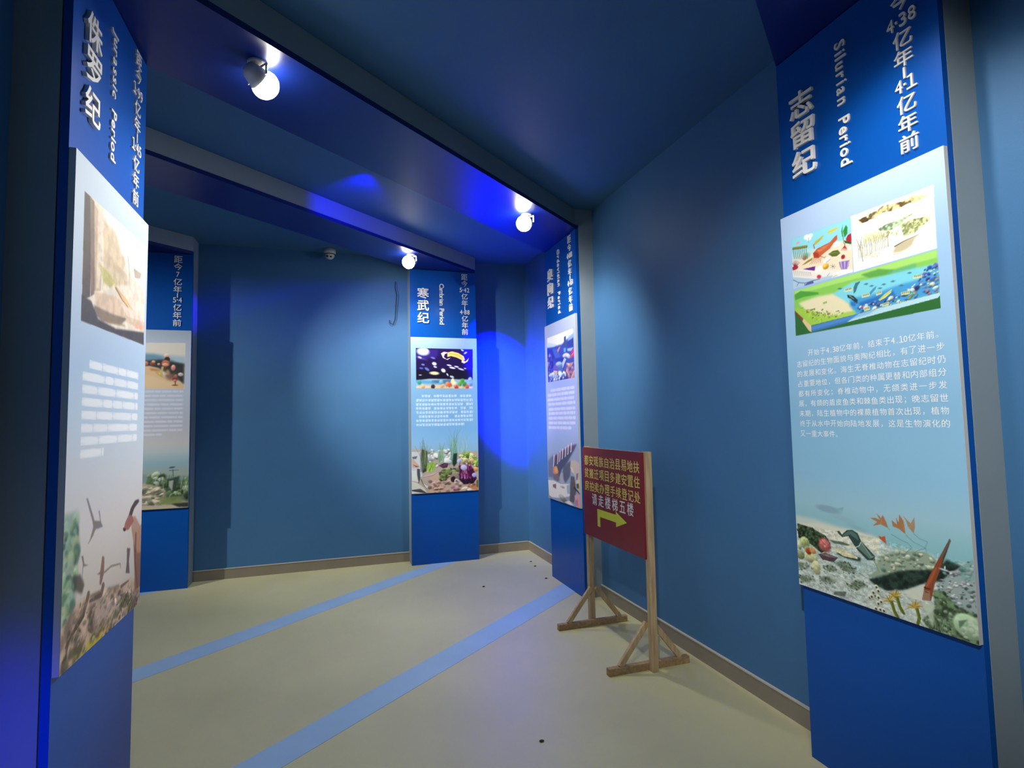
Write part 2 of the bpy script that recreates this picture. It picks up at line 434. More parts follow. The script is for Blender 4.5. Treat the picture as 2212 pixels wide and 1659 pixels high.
  ('l','d3bc62',1,5.4,1.7,[(447,1589),(449,1570),(449,1562)]),
  ('l','8a7a28',1,5.4,1.7,[(447,1589),(454,1569),(459,1561)]),
  ('l','c99a4a',1,5.4,1.7,[(447,1589),(458,1572),(465,1566)]),
  ('l','b59c3a',1,5.4,1.7,[(447,1589),(464,1572),(475,1567)]),
  ('l','d3bc62',1,5.4,1.7,[(447,1589),(462,1579),(471,1578)]),
  ('l','8a7a28',1,5.4,1.7,[(447,1589),(463,1584),(474,1586)]),
  ('l','5d6a22',1,13.4,10.2,[(527,1608),(534,1636),(527,1661)]),
  ('l','8a9438',.8,3.9,3.2,[(523,1609),(530,1637),(539,1657)]),
  ('l','b59c3a',1,5.1,1.6,[(519,1606),(500,1612),(487,1621)]),
  ('l','d3bc62',1,5.1,1.6,[(519,1606),(503,1606),(492,1610)]),
  ('l','8a7a28',1,5.1,1.6,[(519,1606),(503,1600),(491,1600)]),
  ('l','c99a4a',1,5.1,1.6,[(519,1606),(510,1596),(504,1595)]),
  ('l','b59c3a',1,5.1,1.6,[(519,1606),(513,1590),(508,1585)]),
  ('l','d3bc62',1,5.1,1.6,[(519,1606),(518,1589),(517,1582)]),
  ('l','8a7a28',1,5.1,1.6,[(519,1606),(524,1585),(526,1576)]),
  ('l','c99a4a',1,5.1,1.6,[(519,1606),(527,1589),(532,1582)]),
  ('l','b59c3a',1,5.1,1.6,[(519,1606),(533,1587),(542,1579)]),
  ('l','d3bc62',1,5.1,1.6,[(519,1606),(534,1592),(544,1587)]),
  ('l','8a7a28',1,5.1,1.6,[(519,1606),(538,1595),(550,1593)]),
  ('l','c99a4a',1,5.1,1.6,[(519,1606),(534,1601),(544,1603)]),
  ('l','5d6a22',1,14.2,10.9,[(433,1613),(441,1642),(455,1661)]),
  ('l','8a9438',.8,4.2,3.4,[(429,1614),(437,1643),(446,1664)]),
  ('l','b59c3a',1,5.5,1.7,[(424,1611),(405,1617),(391,1626)]),
  ('l','d3bc62',1,5.5,1.7,[(424,1611),(407,1606),(395,1608)]),
  ('l','8a7a28',1,5.5,1.7,[(424,1611),(416,1597),(410,1592)]),
  ('l','c99a4a',1,5.5,1.7,[(424,1611),(426,1593),(426,1586)]),
  ('l','b59c3a',1,5.5,1.7,[(424,1611),(434,1594),(439,1588)]),
  ('l','d3bc62',1,5.5,1.7,[(424,1611),(440,1598),(451,1594)]),
  ('l','8a7a28',1,5.5,1.7,[(424,1611),(441,1606),(452,1608)]),
  ('e','c9cfbc',1,375,1575,10.1,10.9,0,.15,.3),
  ('e','35382c',1,375,1575,4.1,4.2,0,.2,0),
  ('e','c9cfbc',1,382,1587,10,10.9,0,.15,.3),
  ('e','35382c',1,382,1587,4.1,4.2,0,.2,0),
  ('e','c9cfbc',1,367,1608,10.1,10.9,0,.15,.3),
  ('e','35382c',1,367,1608,4.1,4.2,0,.2,0),
  ('e','c9cfbc',1,361,1599,10.2,10.9,0,.15,.3),
  ('e','35382c',1,361,1599,4.2,4.2,0,.2,0),
  ('e','c9cfbc',1,381,1612,10,10.9,0,.15,.3),
  ('e','35382c',1,381,1612,4.1,4.2,0,.2,0),
  ('e','c9cfbc',1,379,1635,10,10.8,0,.15,.3),
  ('e','35382c',1,379,1635,4.1,4.1,0,.2,0),
  ('e','c9cfbc',1,391,1625,9.9,10.7,0,.15,.3),
  ('e','35382c',1,391,1625,4,4.1,0,.2,0),
  ('e','c9cfbc',1,368,1657,10.1,10.9,0,.15,.3),
  ('e','35382c',1,368,1657,4.1,4.2,0,.2,0),
  ('e','c9cfbc',1,386,1655,10,10.7,0,.15,.3),
  ('e','35382c',1,386,1655,4.1,4.1,0,.2,0),
  ('e','c9cfbc',1,344,1623,10.3,11,0,.15,.3),
  ('e','35382c',1,344,1623,4.2,4.2,0,.2,0),
  ('e','c9cfbc',1,353,1616,10.2,11,0,.15,.3),
  ('e','35382c',1,353,1616,4.2,4.2,0,.2,0),
  ('e','c9cfbc',1,400,1655,9.8,10.7,0,.15,.3),
  ('e','35382c',1,400,1655,4,4.1,0,.2,0),
  ('p','2c3030',.6,4,[(185,1643),(242,1629),(233,1651),(178,1658)]),
  ('c',[(57,114),(359,124),(357,344),(56,341)]),
  ('g',[(119,'66cfe6'),(188,'a8dce4'),(231,'ead9c2'),(325,'e6dfd2')]),
  ('p','8fd8ea',1,4,[(57,114),(359,124),(354,198),(226,208),(61,157)]),
  ('p','ecdcc2',1,5,[(128,236),(240,196),(316,204),(356,229),(357,344),(53,270)]),
  ('p','e9e6e0',1,3,[(54,257),(164,278),(357,338),(357,349),(56,341)]),
  ('p','a9c6e2',.9,3,[(55,287),(171,325),(263,332),(253,353),(56,341)]),
  ('e','f4f4f4',1,142,130,15.6,10.4,0,.25,0),
  ('e','f4f4f4',1,162,131,13.4,9,0,.25,0),
  ('e','f4f4f4',1,154,142,12.5,8.4,0,.25,0),
  ('l','4a5a78',1,1.8,.9,[(152,138),(151,158)]),
  ('e','e9a0a8',1,94,142,8.1,5.8,0,.15,0),
  ('l','e2c0c8',1,1.4,.9,[(94,146),(93,167)]),
  ('p','b9b84e',1,0,[(178,175),(186,163),(206,157),(230,149),(222,164),(202,172),(188,180)]),
  ('p','8a8a30',.6,0,[(181,174),(205,165),(225,153),(203,169)]),
  ('p','d2cc5c',1,0,[(248,149),(258,139),(278,138),(302,140),(295,148),(275,152),(259,154)]),
  ('l','9a9a3c',.7,1.7,.8,[(253,147),(296,144)]),
  ('p','c4603a',1,0,[(285,173),(294,171),(294,190),(276,200),(257,217),(224,229),(198,241),(174,233),(171,211),(194,198),(227,194),(259,190)]),
  ('p','a53c22',.9,1,[(198,241),(174,233),(171,211),(188,212),(201,224)]),
  ('p','d98a62',.8,2,[(193,204),(236,199),(272,194),(235,210),(202,216)]),
  ('l','8a3a20',.7,1.7,1.3,[(189,200),(226,208),(272,194),(291,177)]),
  ('l','b0452a',1,4.4,2.2,[(180,193),(176,176),(181,174)]),
  ('l','b0452a',1,3.4,1.3,[(201,232),(228,248),(235,242)]),
  ('l','b0562f',1,2.6,1.3,[(177,233),(164,246),(149,255)]),
  ('l','b0562f',1,2.6,1.3,[(184,235),(172,248),(160,257)]),
  ('l','b0562f',1,2.6,1.3,[(190,237),(181,251),(172,259)]),
  ('l','b0562f',1,2.6,1.3,[(197,239),(190,253),(183,261)]),
  ('l','b0562f',1,2.6,1.3,[(203,241),(198,255),(194,262)]),
  ('l','b0562f',1,2.6,1.3,[(210,243),(206,258),(206,264)]),
  ('p','9a8a3c',1,0,[(109,247),(143,234),(172,230),(162,241),(127,248)]),
  ('p','2f8a3c',1,0,[(323,164),(337,144),(344,156),(341,182),(327,193)]),
  ('p','3f9a4a',1,0,[(314,162),(324,138),(321,160),(323,188),(317,186)]),
  ('l','2a7038',1,2.4,2,[(321,187),(323,218)]),
  ('p','a92a36',1,0,[(333,202),(344,187),(359,186),(357,225),(338,215)]),
  ('p','275a34',1,0,[(324,203),(357,223),(356,230),(328,216)]),
  ('l','b52a34',1,3.6,1.6,[(326,227),(309,241)]),
  ('l','b52a34',1,3.6,1.6,[(326,227),(317,244)]),
  ('l','b52a34',1,3.6,1.6,[(326,227),(325,247)]),
  ('l','b52a34',1,3.6,1.6,[(326,227),(333,249)]),
  ('l','b52a34',1,3.6,1.6,[(326,227),(341,251)]),
  ('l','b52a34',1,3.6,2.4,[(327,219),(326,230)]),
  ('p','5c6a2c',1,0,[(247,238),(270,231),(294,234),(305,251),(286,259),(264,254)]),
  ('l','a4a850',1,1.7,.8,[(256,238),(282,242),(300,250)]),
  ('e','f0f0f4',1,289,208,16.4,9.9,0,.3,0),
  ('e','f0ece8',1,347,245,10.7,7.4,0,.3,0),
  ('e','9a2a34',1,316,270,9.2,9,.5,.2,0),
  ('l','31402c',1,2.3,1.9,[(70,207),(66,176),(66,159)]),
  ('e','7a7a3a',1,67,159,6.7,6.6,.2,.2,.4),
  ('l','31402c',1,2.3,1.9,[(81,210),(76,179),(76,162)]),
  ('e','7a7a3a',1,78,161,6.7,6.6,.2,.2,.4),
  ('l','31402c',1,2.3,1.8,[(91,213),(87,182),(86,165)]),
  ('e','7a7a3a',1,88,163,6.6,6.6,.2,.2,.4),
  ('l','31402c',1,2.3,1.8,[(101,216),(97,185),(96,168)]),
  ('e','7a7a3a',1,98,165,6.5,6.6,.2,.2,.4),
  ('l','31402c',1,2.3,1.8,[(111,218),(107,188),(106,171)]),
  ('e','7a7a3a',1,108,167,6.5,6.6,.2,.2,.4),
  ('l','31402c',1,2.3,1.8,[(121,221),(117,191),(116,174)]),
  ('e','7a7a3a',1,118,168,6.5,6.5,.2,.2,.4),
  ('l','31402c',1,2.2,1.8,[(131,224),(127,194),(126,177)]),
  ('e','7a7a3a',1,128,170,6.4,6.5,.2,.2,.4),
  ('l','31402c',1,2.2,1.8,[(141,227),(137,197),(136,180)]),
  ('e','7a7a3a',1,138,172,6.4,6.5,.2,.2,.4),
  ('l','7a2436',1,2.8,.9,[(70,249),(54,219)]),
  ('l','7a2436',1,2.8,.9,[(70,249),(60,218)]),
  ('l','7a2436',1,2.8,.9,[(70,249),(66,217)]),
  ('l','7a2436',1,2.8,.9,[(70,249),(71,216)]),
  ('l','7a2436',1,2.8,.9,[(70,249),(77,215)]),
  ('l','7a2436',1,2.8,.9,[(70,249),(83,219)]),
  ('l','7a2436',1,2.8,.9,[(70,249),(88,223)]),
  ('l','7a2436',1,2.8,.9,[(70,249),(94,227)]),
  ('l','7a2436',1,2.8,.9,[(70,249),(99,231)]),
  ('e','a02a40',1,70,249,18.4,9.1,0,.15,0),
  ('e','c8664a',1,126,219,11.8,9.7,0,.2,.4),
  ('e','3f9070',.5,134,213,19.6,12.1,0,.5,0),
  ('p','6a2f86',1,0,[(113,266),(179,271),(176,290),(144,279)]),
  ('e','f0f0ee',1,199,290,22,14.1,0,.3,0),
  ('e','e6e6f2',1,236,260,18,8.6,-0.4,.2,0),
  ('l','5a5a9a',1,1.7,.8,[(236,270),(257,262)]),
  ('e','dba832',1,231,286,15.4,12.5,0,.1,.4),
  ('e','f0cc70',1,228,282,6.3,5.4,0,.15,0),
  ('l','3a4a58',1,1.2,.8,[(266,296),(280,300)]),
  ('l','3a4a58',1,1.2,.8,[(266,296),(274,307)]),
  ('l','3a4a58',1,1.2,.8,[(266,296),(263,306)]),
  ('l','3a4a58',1,1.2,.8,[(266,296),(254,298)]),
  ('l','3a4a58',1,1.2,.8,[(266,296),(255,288)]),
  ('l','3a4a58',1,1.2,.8,[(266,296),(264,285)]),
  ('l','3a4a58',1,1.2,.8,[(266,296),(275,290)]),
  ('p','9a82c4',1,0,[(295,285),(344,291),(339,314),(331,325),(304,319),(298,303)]),
  ('l','e0d6f2',1,2.4,1.2,[(304,287),(308,317)]),
  ('l','5a4490',1,2.4,1.2,[(313,290),(314,319)]),
  ('l','e0d6f2',1,2.4,1.2,[(322,292),(320,320)]),
  ('l','5a4490',1,2.4,1.2,[(331,295),(326,322)]),
  ('l','e0d6f2',1,2.3,1.2,[(340,298),(332,324)]),
  ('l','6a7278',1,1.9,.9,[(62,259),(65,286)]),
  ('l','6a7278',1,1.9,.9,[(72,263),(76,288)]),
  ('l','6a7278',1,1.8,.9,[(82,266),(86,291)]),
  ('l','6a7278',1,1.8,.9,[(92,270),(96,293)]),
  ('l','6a7278',1,1.8,.9,[(102,273),(106,296)]),
  ('l','6a7278',1,1.8,.9,[(112,277),(116,299)]),
  ('l','6a7278',1,1.8,.9,[(122,280),(126,301)]),
  ('l','6a7278',1,1.8,.9,[(132,284),(136,304)]),
  ('l','6a7278',1,1.8,.9,[(142,287),(145,306)]),
  ('l','6a7278',1,1.8,.9,[(151,290),(155,309)]),
  ('e','c23a4a',1,195,321,11.2,7.8,.3,.3,0),
  ('l','4a6a90',1,3.3,2.3,[(56,300),(86,320),(75,334)]),
  ('l','4a6a90',1,3.2,2.3,[(86,320),(121,331),(161,330)]),
  ('l','4a6a90',1,3.1,2.2,[(161,330),(199,332)]),
  ('l','4a6a90',1,3.1,2.2,[(121,331),(116,342)]),
  ('p','5a5a9a',1,0,[(116,340),(136,330),(163,332),(169,347),(150,351)]),
  ('p','fbfaf4',.9,2,[(264,325),(316,323),(356,332),(355,341),(289,343)]),
  ('l','3a4a40',1,1.7,.8,[(236,329),(250,319)]),
  ('l','5a5a50',1,1.2,.8,[(263,340),(289,337)]),
  ('c',None),
  ('c',[(360,118),(682,122),(680,346),(360,346)]),
  ('p','fffdf4',1,0,[(360,118),(682,122),(680,346),(360,346)]),
  ('p','f4edd2',.7,12,[(547,128),(682,142),(678,251),(581,244),(514,200)]),
  ('p','b9a878',1,1.2,[(391,142),(423,141),(451,136),(478,134),(493,125),(515,128),(543,136),(559,135),(585,136),(612,132),(628,140),(664,152),(647,152),(620,159),(597,153),(563,157),(527,158),(499,152),(465,158),(434,160),(414,164),(398,156)]),
  ('m',[(391,142),(423,141),(451,136),(478,134),(493,125),(515,128),(543,136),(559,135),(585,136),(612,132),(628,140),(664,152),(647,152),(620,159),(597,153),(563,157),(527,158),(499,152),(465,158),(434,160),(414,164),(398,156)],.55,12,6,1),
  ('p','4a3a22',.9,1.5,[(393,144),(423,143),(442,155),(433,163),(410,162)]),
  ('p','5a4526',.85,2,[(557,138),(581,140),(582,154),(566,158)]),
  ('l','5d4f33',.6,1.5,.7,[(435,140),(426,149)]),
  ('l','5d4f33',.6,1.5,.7,[(443,140),(434,149)]),
  ('l','5d4f33',.6,1.5,.7,[(450,140),(441,149)]),
  ('l','5d4f33',.6,1.5,.7,[(458,140),(449,149)]),
  ('l','5d4f33',.6,1.4,.7,[(466,140),(457,149)]),
  ('l','5d4f33',.6,1.4,.7,[(473,140),(464,150)]),
  ('l','5d4f33',.6,1.4,.7,[(481,141),(472,150)]),
  ('l','5d4f33',.6,1.4,.7,[(488,141),(480,150)]),
  ('l','5d4f33',.6,1.4,.7,[(496,141),(487,150)]),
  ('l','5d4f33',.6,1.4,.7,[(503,141),(494,150)]),
  ('l','5d4f33',.6,1.4,.7,[(510,141),(502,150)]),
  ('l','5d4f33',.6,1.4,.7,[(518,141),(509,150)]),
  ('l','5d4f33',.6,1.4,.7,[(525,141),(516,150)]),
  ('l','5d4f33',.6,1.4,.7,[(532,142),(524,150)]),
  ('l','5d4f33',.6,1.4,.7,[(539,142),(531,150)]),
  ('l','5d4f33',.6,1.4,.7,[(546,142),(538,150)]),
  ('l','5d4f33',.6,1.4,.7,[(553,142),(545,150)]),
  ('l','5d4f33',.6,1.4,.7,[(560,142),(552,151)]),
  ('l','5d4f33',.6,1.4,.7,[(567,142),(559,151)]),
  ('l','5d4f33',.6,1.3,.7,[(574,142),(566,151)]),
  ('l','5d4f33',.6,1.3,.7,[(581,142),(573,151)]),
  ('l','5d4f33',.6,1.3,.7,[(588,142),(580,151)]),
  ('l','5d4f33',.6,1.3,.7,[(595,142),(587,151)]),
  ('l','5d4f33',.6,1.3,.7,[(601,143),(593,151)]),
  ('l','5d4f33',.6,1.3,.7,[(608,143),(600,151)]),
  ('l','5d4f33',.6,1.3,.7,[(615,143),(607,151)]),
  ('p','ead49a',.8,2,[(622,137),(664,152),(644,153),(620,157)]),
  ('l','4a4030',.7,1.8,1.1,[(442,157),(474,164)]),
  ('p','8fae84',.85,3,[(471,207),(506,200),(549,202),(594,195),(608,197),(584,204),(555,222),(526,229),(480,217)]),
  ('m',[(471,207),(506,200),(549,202),(594,195),(608,197),(584,204),(555,222),(526,229),(480,217)],.35,10,7,1),
  ('p','a9b874',.75,4,[(562,221),(600,215),(636,221),(666,226),(662,239),(640,251),(610,268),(569,268),(564,246)]),
  ('m',[(562,221),(600,215),(636,221),(666,226),(662,239),(640,251),(610,268),(569,268),(564,246)],.4,9,8,1),
  ('s',[(562,221),(600,215),(636,221),(666,226),(662,239),(640,251),(610,268),(569,268),(564,246)],'7f9a54 c4b25a 5d7a4a d9cf90',45,2,6,.5,-0.3,21,.1,.6,.25),
  ('p','e2d89a',.6,8,[(414,210),(461,211),(515,236),(474,251),(409,238)]),
  ('p','cfe6ec',.8,8,[(514,257),(559,266),(565,280),(525,296),(504,296)]),
  ('s',[(479,228),(519,230),(554,235),(546,253),(496,254)],'8fa45c b9a854 6f8a4c',30,2,5,.6,-0.3,22,.1,.7,.25),
  ('l','54594a',.8,1.5,1.1,[(386,298),(386,262),(382,232)]),
  ('l','54594a',.8,1.1,.8,[(386,265),(395,239)]),
  ('l','6a6238',.8,1.5,1.1,[(392,297),(391,265),(387,239)]),
  ('l','6a6238',.8,1.1,.8,[(391,268),(401,246)]),
  ('l','7a7a42',.8,1.5,1.1,[(401,296),(400,259),(396,228)]),
  ('l','7a7a42',.8,1.1,.8,[(400,262),(410,235)]),
  ('l','4a4a3a',.8,1.5,1.1,[(405,295),(404,262),(401,233)]),
  ('l','4a4a3a',.8,1.1,.8,[(404,264),(414,240)]),
  ('l','54594a',.8,1.5,1.1,[(413,295),(413,256),(410,222)]),
  ('l','54594a',.8,1.1,.7,[(413,259),(422,230)]),
  ('l','6a6238',.8,1.5,1.1,[(421,295),(420,258),(417,227)]),
  ('l','6a6238',.8,1.1,.7,[(420,261),(430,234)]),
  ('l','7a7a42',.8,1.5,1.1,[(425,293),(424,261),(420,234)]),
  ('l','7a7a42',.8,1.1,.7,[(424,264),(433,241)]),
  ('l','4a4a3a',.8,1.5,1.1,[(434,293),(433,257),(430,226)]),
  ('l','4a4a3a',.8,1.1,.7,[(433,260),(442,234)]),
  ('l','54594a',.8,1.5,1.1,[(441,293),(440,258),(436,229)]),
  ('l','54594a',.8,1.1,.7,[(440,261),(449,236)]),
  ('l','6a6238',.8,1.5,1.1,[(446,292),(444,263),(441,238)]),
  ('l','6a6238',.8,1.1,.7,[(444,265),(453,245)]),
  ('l','7a7a42',.8,1.5,1.1,[(453,291),(453,252),(450,219)]),
  ('l','7a7a42',.8,1.1,.7,[(452,256),(462,226)]),
  ('l','4a4a3a',.8,1.5,1.1,[(458,290),(458,256),(454,226)]),
  ('l','4a4a3a',.8,1.1,.7,[(457,259),(466,234)]),
  ('l','54594a',.8,1.4,1.1,[(466,290),(465,258),(462,231)]),
  ('l','54594a',.8,1.1,.7,[(465,261),(474,238)]),
  ('l','6a6238',.8,1.4,1.1,[(473,290),(472,256),(469,228)]),
  ('l','6a6238',.8,1.1,.7,[(472,260),(481,235)]),
  ('l','7a7a42',.8,1.4,1.1,[(480,290),(480,254),(476,223)]),
  ('l','7a7a42',.8,1.1,.7,[(480,257),(489,230)]),
  ('l','4a4a3a',.8,1.4,1.1,[(486,289),(486,251),(483,219)]),
  ('l','4a4a3a',.8,1.1,.7,[(486,254),(495,226)]),
  ('l','54594a',.8,1.4,1.1,[(493,289),(492,260),(489,236)]),
  ('l','54594a',.8,1.1,.7,[(492,263),(501,243)]),
  ('l','6a6238',.8,1.4,1.1,[(499,288),(498,258),(495,232)]),
  ('l','6a6238',.8,1.1,.7,[(498,261),(507,239)]),
  ('l','7a7a42',.8,1.4,1.1,[(506,287),(505,251),(502,220)]),
  ('l','7a7a42',.8,1.1,.7,[(505,254),(514,228)]),
  ('l','4a4a3a',.8,1.4,1.1,[(509,286),(509,249),(506,217)]),
  ('l','4a4a3a',.8,1.1,.7,[(508,252),(518,225)]),
  ('l','4a4a48',.9,2.3,1.5,[(402,313),(394,255),(380,217)]),
  ('l','4a4a48',.9,1.9,1.1,[(393,259),(404,214)]),
  ('p','b4a682',.75,8,[(522,316),(536,292),(565,284),(619,278),(605,293),(597,308),(576,318),(552,321)]),
  ('l','57503c',.85,4.8,1.4,[(533,294),(568,285),(622,278)]),
  ('l','6a6250',.6,1.7,1,[(524,321),(555,327),(584,336)]),
  ('s',[(405,288),(471,293),(473,312),(408,311)],'a9b878 c9c98a',30,2,4,.8,0,23,0,.6,.25),
  ('c',None),
  ('c',[(57,352),(680,350),(679,555),(55,556)]),
  ('p','2f6a34',1,0,[(57,352),(680,350),(679,555),(55,556)]),
  ('p','b4dceb',1,0,[(140,529),(678,497),(681,508),(672,517),(139,551)]),
  ('p','3f74c0',1,4,[(140,525),(378,512),(310,542),(139,552)]),
  ('p','5f9fd6',.5,5,[(140,527),(456,507),(417,525),(139,545)]),
  ('p','d8c493',1,0,[(55,439),(141,521),(140,552),(127,543)]),
  ('p','7a3a22',.9,3,[(55,439),(101,485),(95,497),(57,452)]),
  ('c',[(57,352),(680,350),(679,501),(141,523),(55,439)]),
  ('p','86c85a',1,0,[(57,352),(680,350),(679,501),(141,523),(55,439)]),
  ('p','a6dc72',1,5,[(57,352),(680,350),(679,378),(62,369)]),
  ('p','4a9a3c',.9,4,[(60,369),(94,360),(186,387),(190,396),(107,390),(63,395)]),
  ('p','5aa04a',.9,6,[(388,363),(466,360),(523,379),(519,395),(426,385)]),
  ('p','5fb088',.8,8,[(494,382),(606,377),(604,400),(536,403)]),
  ('p','eadfc0',.95,10,[(80,411),(180,404),(258,409),(309,440),(348,485),(354,513),(251,513),(136,480)]),
  ('p','7fd4ec',.97,8,[(258,409),(346,384),(464,391),(605,394),(680,398),(680,501),(354,513),(340,473)]),
  ('p','3a8fd2',.8,10,[(338,446),(422,453),(534,440),(608,438),(682,415),(679,501),(362,514),(332,475)]),
  ('p','1f5fb4',.7,8,[(373,472),(515,456),(530,488),(457,497),(379,499)]),
  ('s',[(364,489),(458,479),(549,475),(608,448),(678,427),(679,498),(378,514)],'2a4a8c 4a6ac0 d8ccb0 7aa06a c8dce8 c46a4a 25306a e0e4d0 5a86c8',90,4,12,.6,-0.3,31,.5,.9,.25),
  ('s',[(630,401),(678,391),(679,446),(608,445)],'2a4aa0 4f7fd0 6a5aa8 c8e4f0 28407c',30,4,11,.7,-0.3,32,.5,.9,.25),
  ('p','a2cc4a',.9,5,[(58,427),(138,455),(243,499),(355,498),(354,513),(143,521),(62,445)]),
  ('s',[(79,431),(209,465),(314,490),(312,512),(173,510)],'5f8f3a 8a5a34 c4d890 3f6f2c d9e0a8 7fae48',90,2,7,.6,0,33,.2,.8,.25),
  ('b',[(102,473),(217,479),(313,505),(205,520),(139,512)],'b9dc58 8fc24a d6e88a 6a9a3a',60,6,16,1.6,0,9,.8),
  ('p','2f6a70',.85,1,[(355,405),(364,390),(387,388),(374,402),(363,425),(353,431)]),
  ('p','3f80b0',.8,1,[(417,445),(435,431),(453,422),(446,435),(426,451)]),
  ('p','25404a',1,0,[(324,428),(351,438),(370,460),(367,474),(355,465),(342,450),(326,441)]),
  ('l','d6cfa0',1,2,1.2,[(334,434),(354,453)]),
  ('p','2f70c0',.8,2,[(337,461),(365,467),(356,483),(340,476)]),
  ('p','cfd67a',1,0,[(455,477),(482,461),(512,449),(507,462),(484,476),(462,482)]),
  ('l','8a9a4a',1,1.4,.7,[(458,477),(508,455)]),
  ('p','3a6f88',.8,.6,[(279,394),(292,392),(305,397),(294,401)]),
  ('p','3a6f88',.8,.6,[(398,404),(410,401),(421,406),(411,410)]),
  ('p','3a6f88',.8,.6,[(420,417),(432,414),(443,419),(434,422)]),
  ('p','3a6f88',.8,.6,[(454,434),(465,431),(476,436),(467,439)]),
  ('p','3a6f88',.8,.6,[(470,423),(481,420),(492,425),(482,428)]),
  ('p','3a6f88',.8,.6,[(506,420),(517,417),(528,422),(518,425)]),
  ('p','3a6f88',.8,.6,[(537,443),(547,440),(558,445),(549,448)]),
  ('p','3a6f88',.8,.6,[(570,405),(581,402),(590,407),(582,410)]),
  ('p','d9dfae',.9,0,[(314,402),(349,403),(348,417),(313,415)]),
  ('e','6a6f4a',1,320,407,2.1,3.7,0,.4,0),
  ('e','6a6f4a',1,327,407,2.1,3.7,0,.4,0),
  ('e','6a6f4a',1,335,407,2.1,3.7,0,.4,0),
  ('e','6a6f4a',1,342,407,2.1,3.7,0,.4,0),
  ('p','d9dfae',.9,0,[(389,442),(422,442),(421,456),(388,455)]),
  ('e','6a6f4a',1,395,447,2,3.6,0,.4,0),
  ('e','6a6f4a',1,402,447,2,3.6,0,.4,0),
  ('e','6a6f4a',1,409,447,2,3.6,0,.4,0),
  ('e','6a6f4a',1,416,447,1.9,3.6,0,.4,0),
  ('p','d9dfae',.9,0,[(449,447),(472,445),(471,458),(448,460)]),
  ('e','6a6f4a',1,453,451,1.3,3.5,0,.4,0),
  ('e','6a6f4a',1,458,450,1.3,3.5,0,.4,0),
  ('e','6a6f4a',1,463,450,1.3,3.5,0,.4,0),
  ('e','6a6f4a',1,467,450,1.3,3.5,0,.4,0),
  ('p','d9dfae',.9,0,[(545,469),(577,469),(576,482),(544,481)]),
  ('e','6a6f4a',1,550,473,1.9,3.4,0,.4,0),
  ('e','6a6f4a',1,557,473,1.9,3.4,0,.4,0),
  ('e','6a6f4a',1,564,473,1.8,3.3,0,.4,0),
  ('e','6a6f4a',1,571,474,1.8,3.3,0,.4,0),
  ('p','d9dfae',.9,0,[(593,419),(623,420),(622,433),(592,431)]),
  ('e','6a6f4a',1,598,423,1.8,3.3,0,.4,0),
  ('e','6a6f4a',1,604,424,1.8,3.3,0,.4,0),
  ('e','6a6f4a',1,611,424,1.8,3.3,0,.4,0),
  ('e','6a6f4a',1,617,424,1.8,3.2,0,.4,0),
  ('p','d9dfae',.9,0,[(206,435),(230,432),(229,447),(205,449)]),
  ('e','6a6f4a',1,210,439,1.4,3.9,0,.4,0),
  ('e','6a6f4a',1,215,439,1.4,3.9,0,.4,0),
  ('e','6a6f4a',1,220,438,1.4,3.9,0,.4,0),
  ('e','6a6f4a',1,225,438,1.4,3.9,0,.4,0),
  ('p','d9dfae',.9,0,[(471,495),(496,493),(496,506),(470,508)]),
  ('e','6a6f4a',1,476,499,1.5,3.5,0,.4,0),
  ('e','6a6f4a',1,481,499,1.5,3.5,0,.4,0),
  ('e','6a6f4a',1,486,498,1.5,3.4,0,.4,0),
  ('e','6a6f4a',1,492,498,1.5,3.5,0,.4,0),
  ('p','d9dfae',.9,0,[(531,502),(569,503),(568,516),(530,514)]),
  ('e','6a6f4a',1,537,506,2.3,3.4,0,.4,0),
  ('e','6a6f4a',1,546,506,2.3,3.4,0,.4,0),
  ('e','6a6f4a',1,554,507,2.3,3.3,0,.4,0),
  ('e','6a6f4a',1,562,507,2.3,3.3,0,.4,0),
  ('p','d9dfae',.9,0,[(395,497),(419,494),(418,508),(394,510)]),
  ('e','6a6f4a',1,399,501,1.4,3.6,0,.4,0),
  ('e','6a6f4a',1,404,500,1.4,3.6,0,.4,0),
  ('e','6a6f4a',1,410,500,1.4,3.6,0,.4,0),
  ('e','6a6f4a',1,414,500,1.4,3.6,0,.4,0),
  ('c',None),
 ],
 'jurassic': [
  ('g',[(0,'b4c4d0'),(450,'a9bdd2'),(700,'a4bdd4'),(900,'b4c6d2'),(1050,'c2c8cc'),(1250,'cdc8c2'),(1664,'c4b8a4')]),
  ('c',[(72,116),(719,108),(714,549),(74,554)]),
  ('p','d9d0bf',1,0,[(72,116),(719,108),(714,549),(74,554)]),
  ('p','e6e2da',.9,12,[(232,105),(729,104),(744,323),(481,268),(275,168)]),
  ('p','eee8d8',.7,12,[(476,200),(734,173),(721,265),(562,275)]),
  ('p','b09a80',.9,6,[(150,128),(186,139),(230,246),(230,419),(166,434)]),
  ('p','4d453a',1,5,[(72,116),(118,116),(139,216),(140,460),(77,483)]),
  ('p','756757',.95,4,[(118,116),(152,122),(178,441),(145,458)]),
  ('p','d8ccb8',.8,7,[(187,149),(236,151),(242,242),(217,412),(188,419)]),
  ('p','c4b08f',.75,12,[(236,156),(356,161),(417,219),(479,246),(423,306),(247,312)]),
  ('p','b8a584',.7,10,[(256,263),(364,279),(483,291),(501,332),(370,364),(249,342)]),
  ('p','a9a258',.75,8,[(211,323),(287,332),(369,354),(317,388),(252,383)]),
  ('b',[(214,362),(315,356),(427,361),(266,400)],'b9b25e 8a8446 d0c878',30,20,60,3,-0.1,3,.6),
  ('p','9a8a78',.8,4,[(560,246),(664,242),(639,273),(579,283)]),
  ('l','a8987f',.6,12.6,6.3,[(493,218),(514,282),(509,330)]),
  ('p','cdb69c',1,7,[(172,433),(373,407),(590,429),(734,439),(719,492),(436,482),(199,486)]),
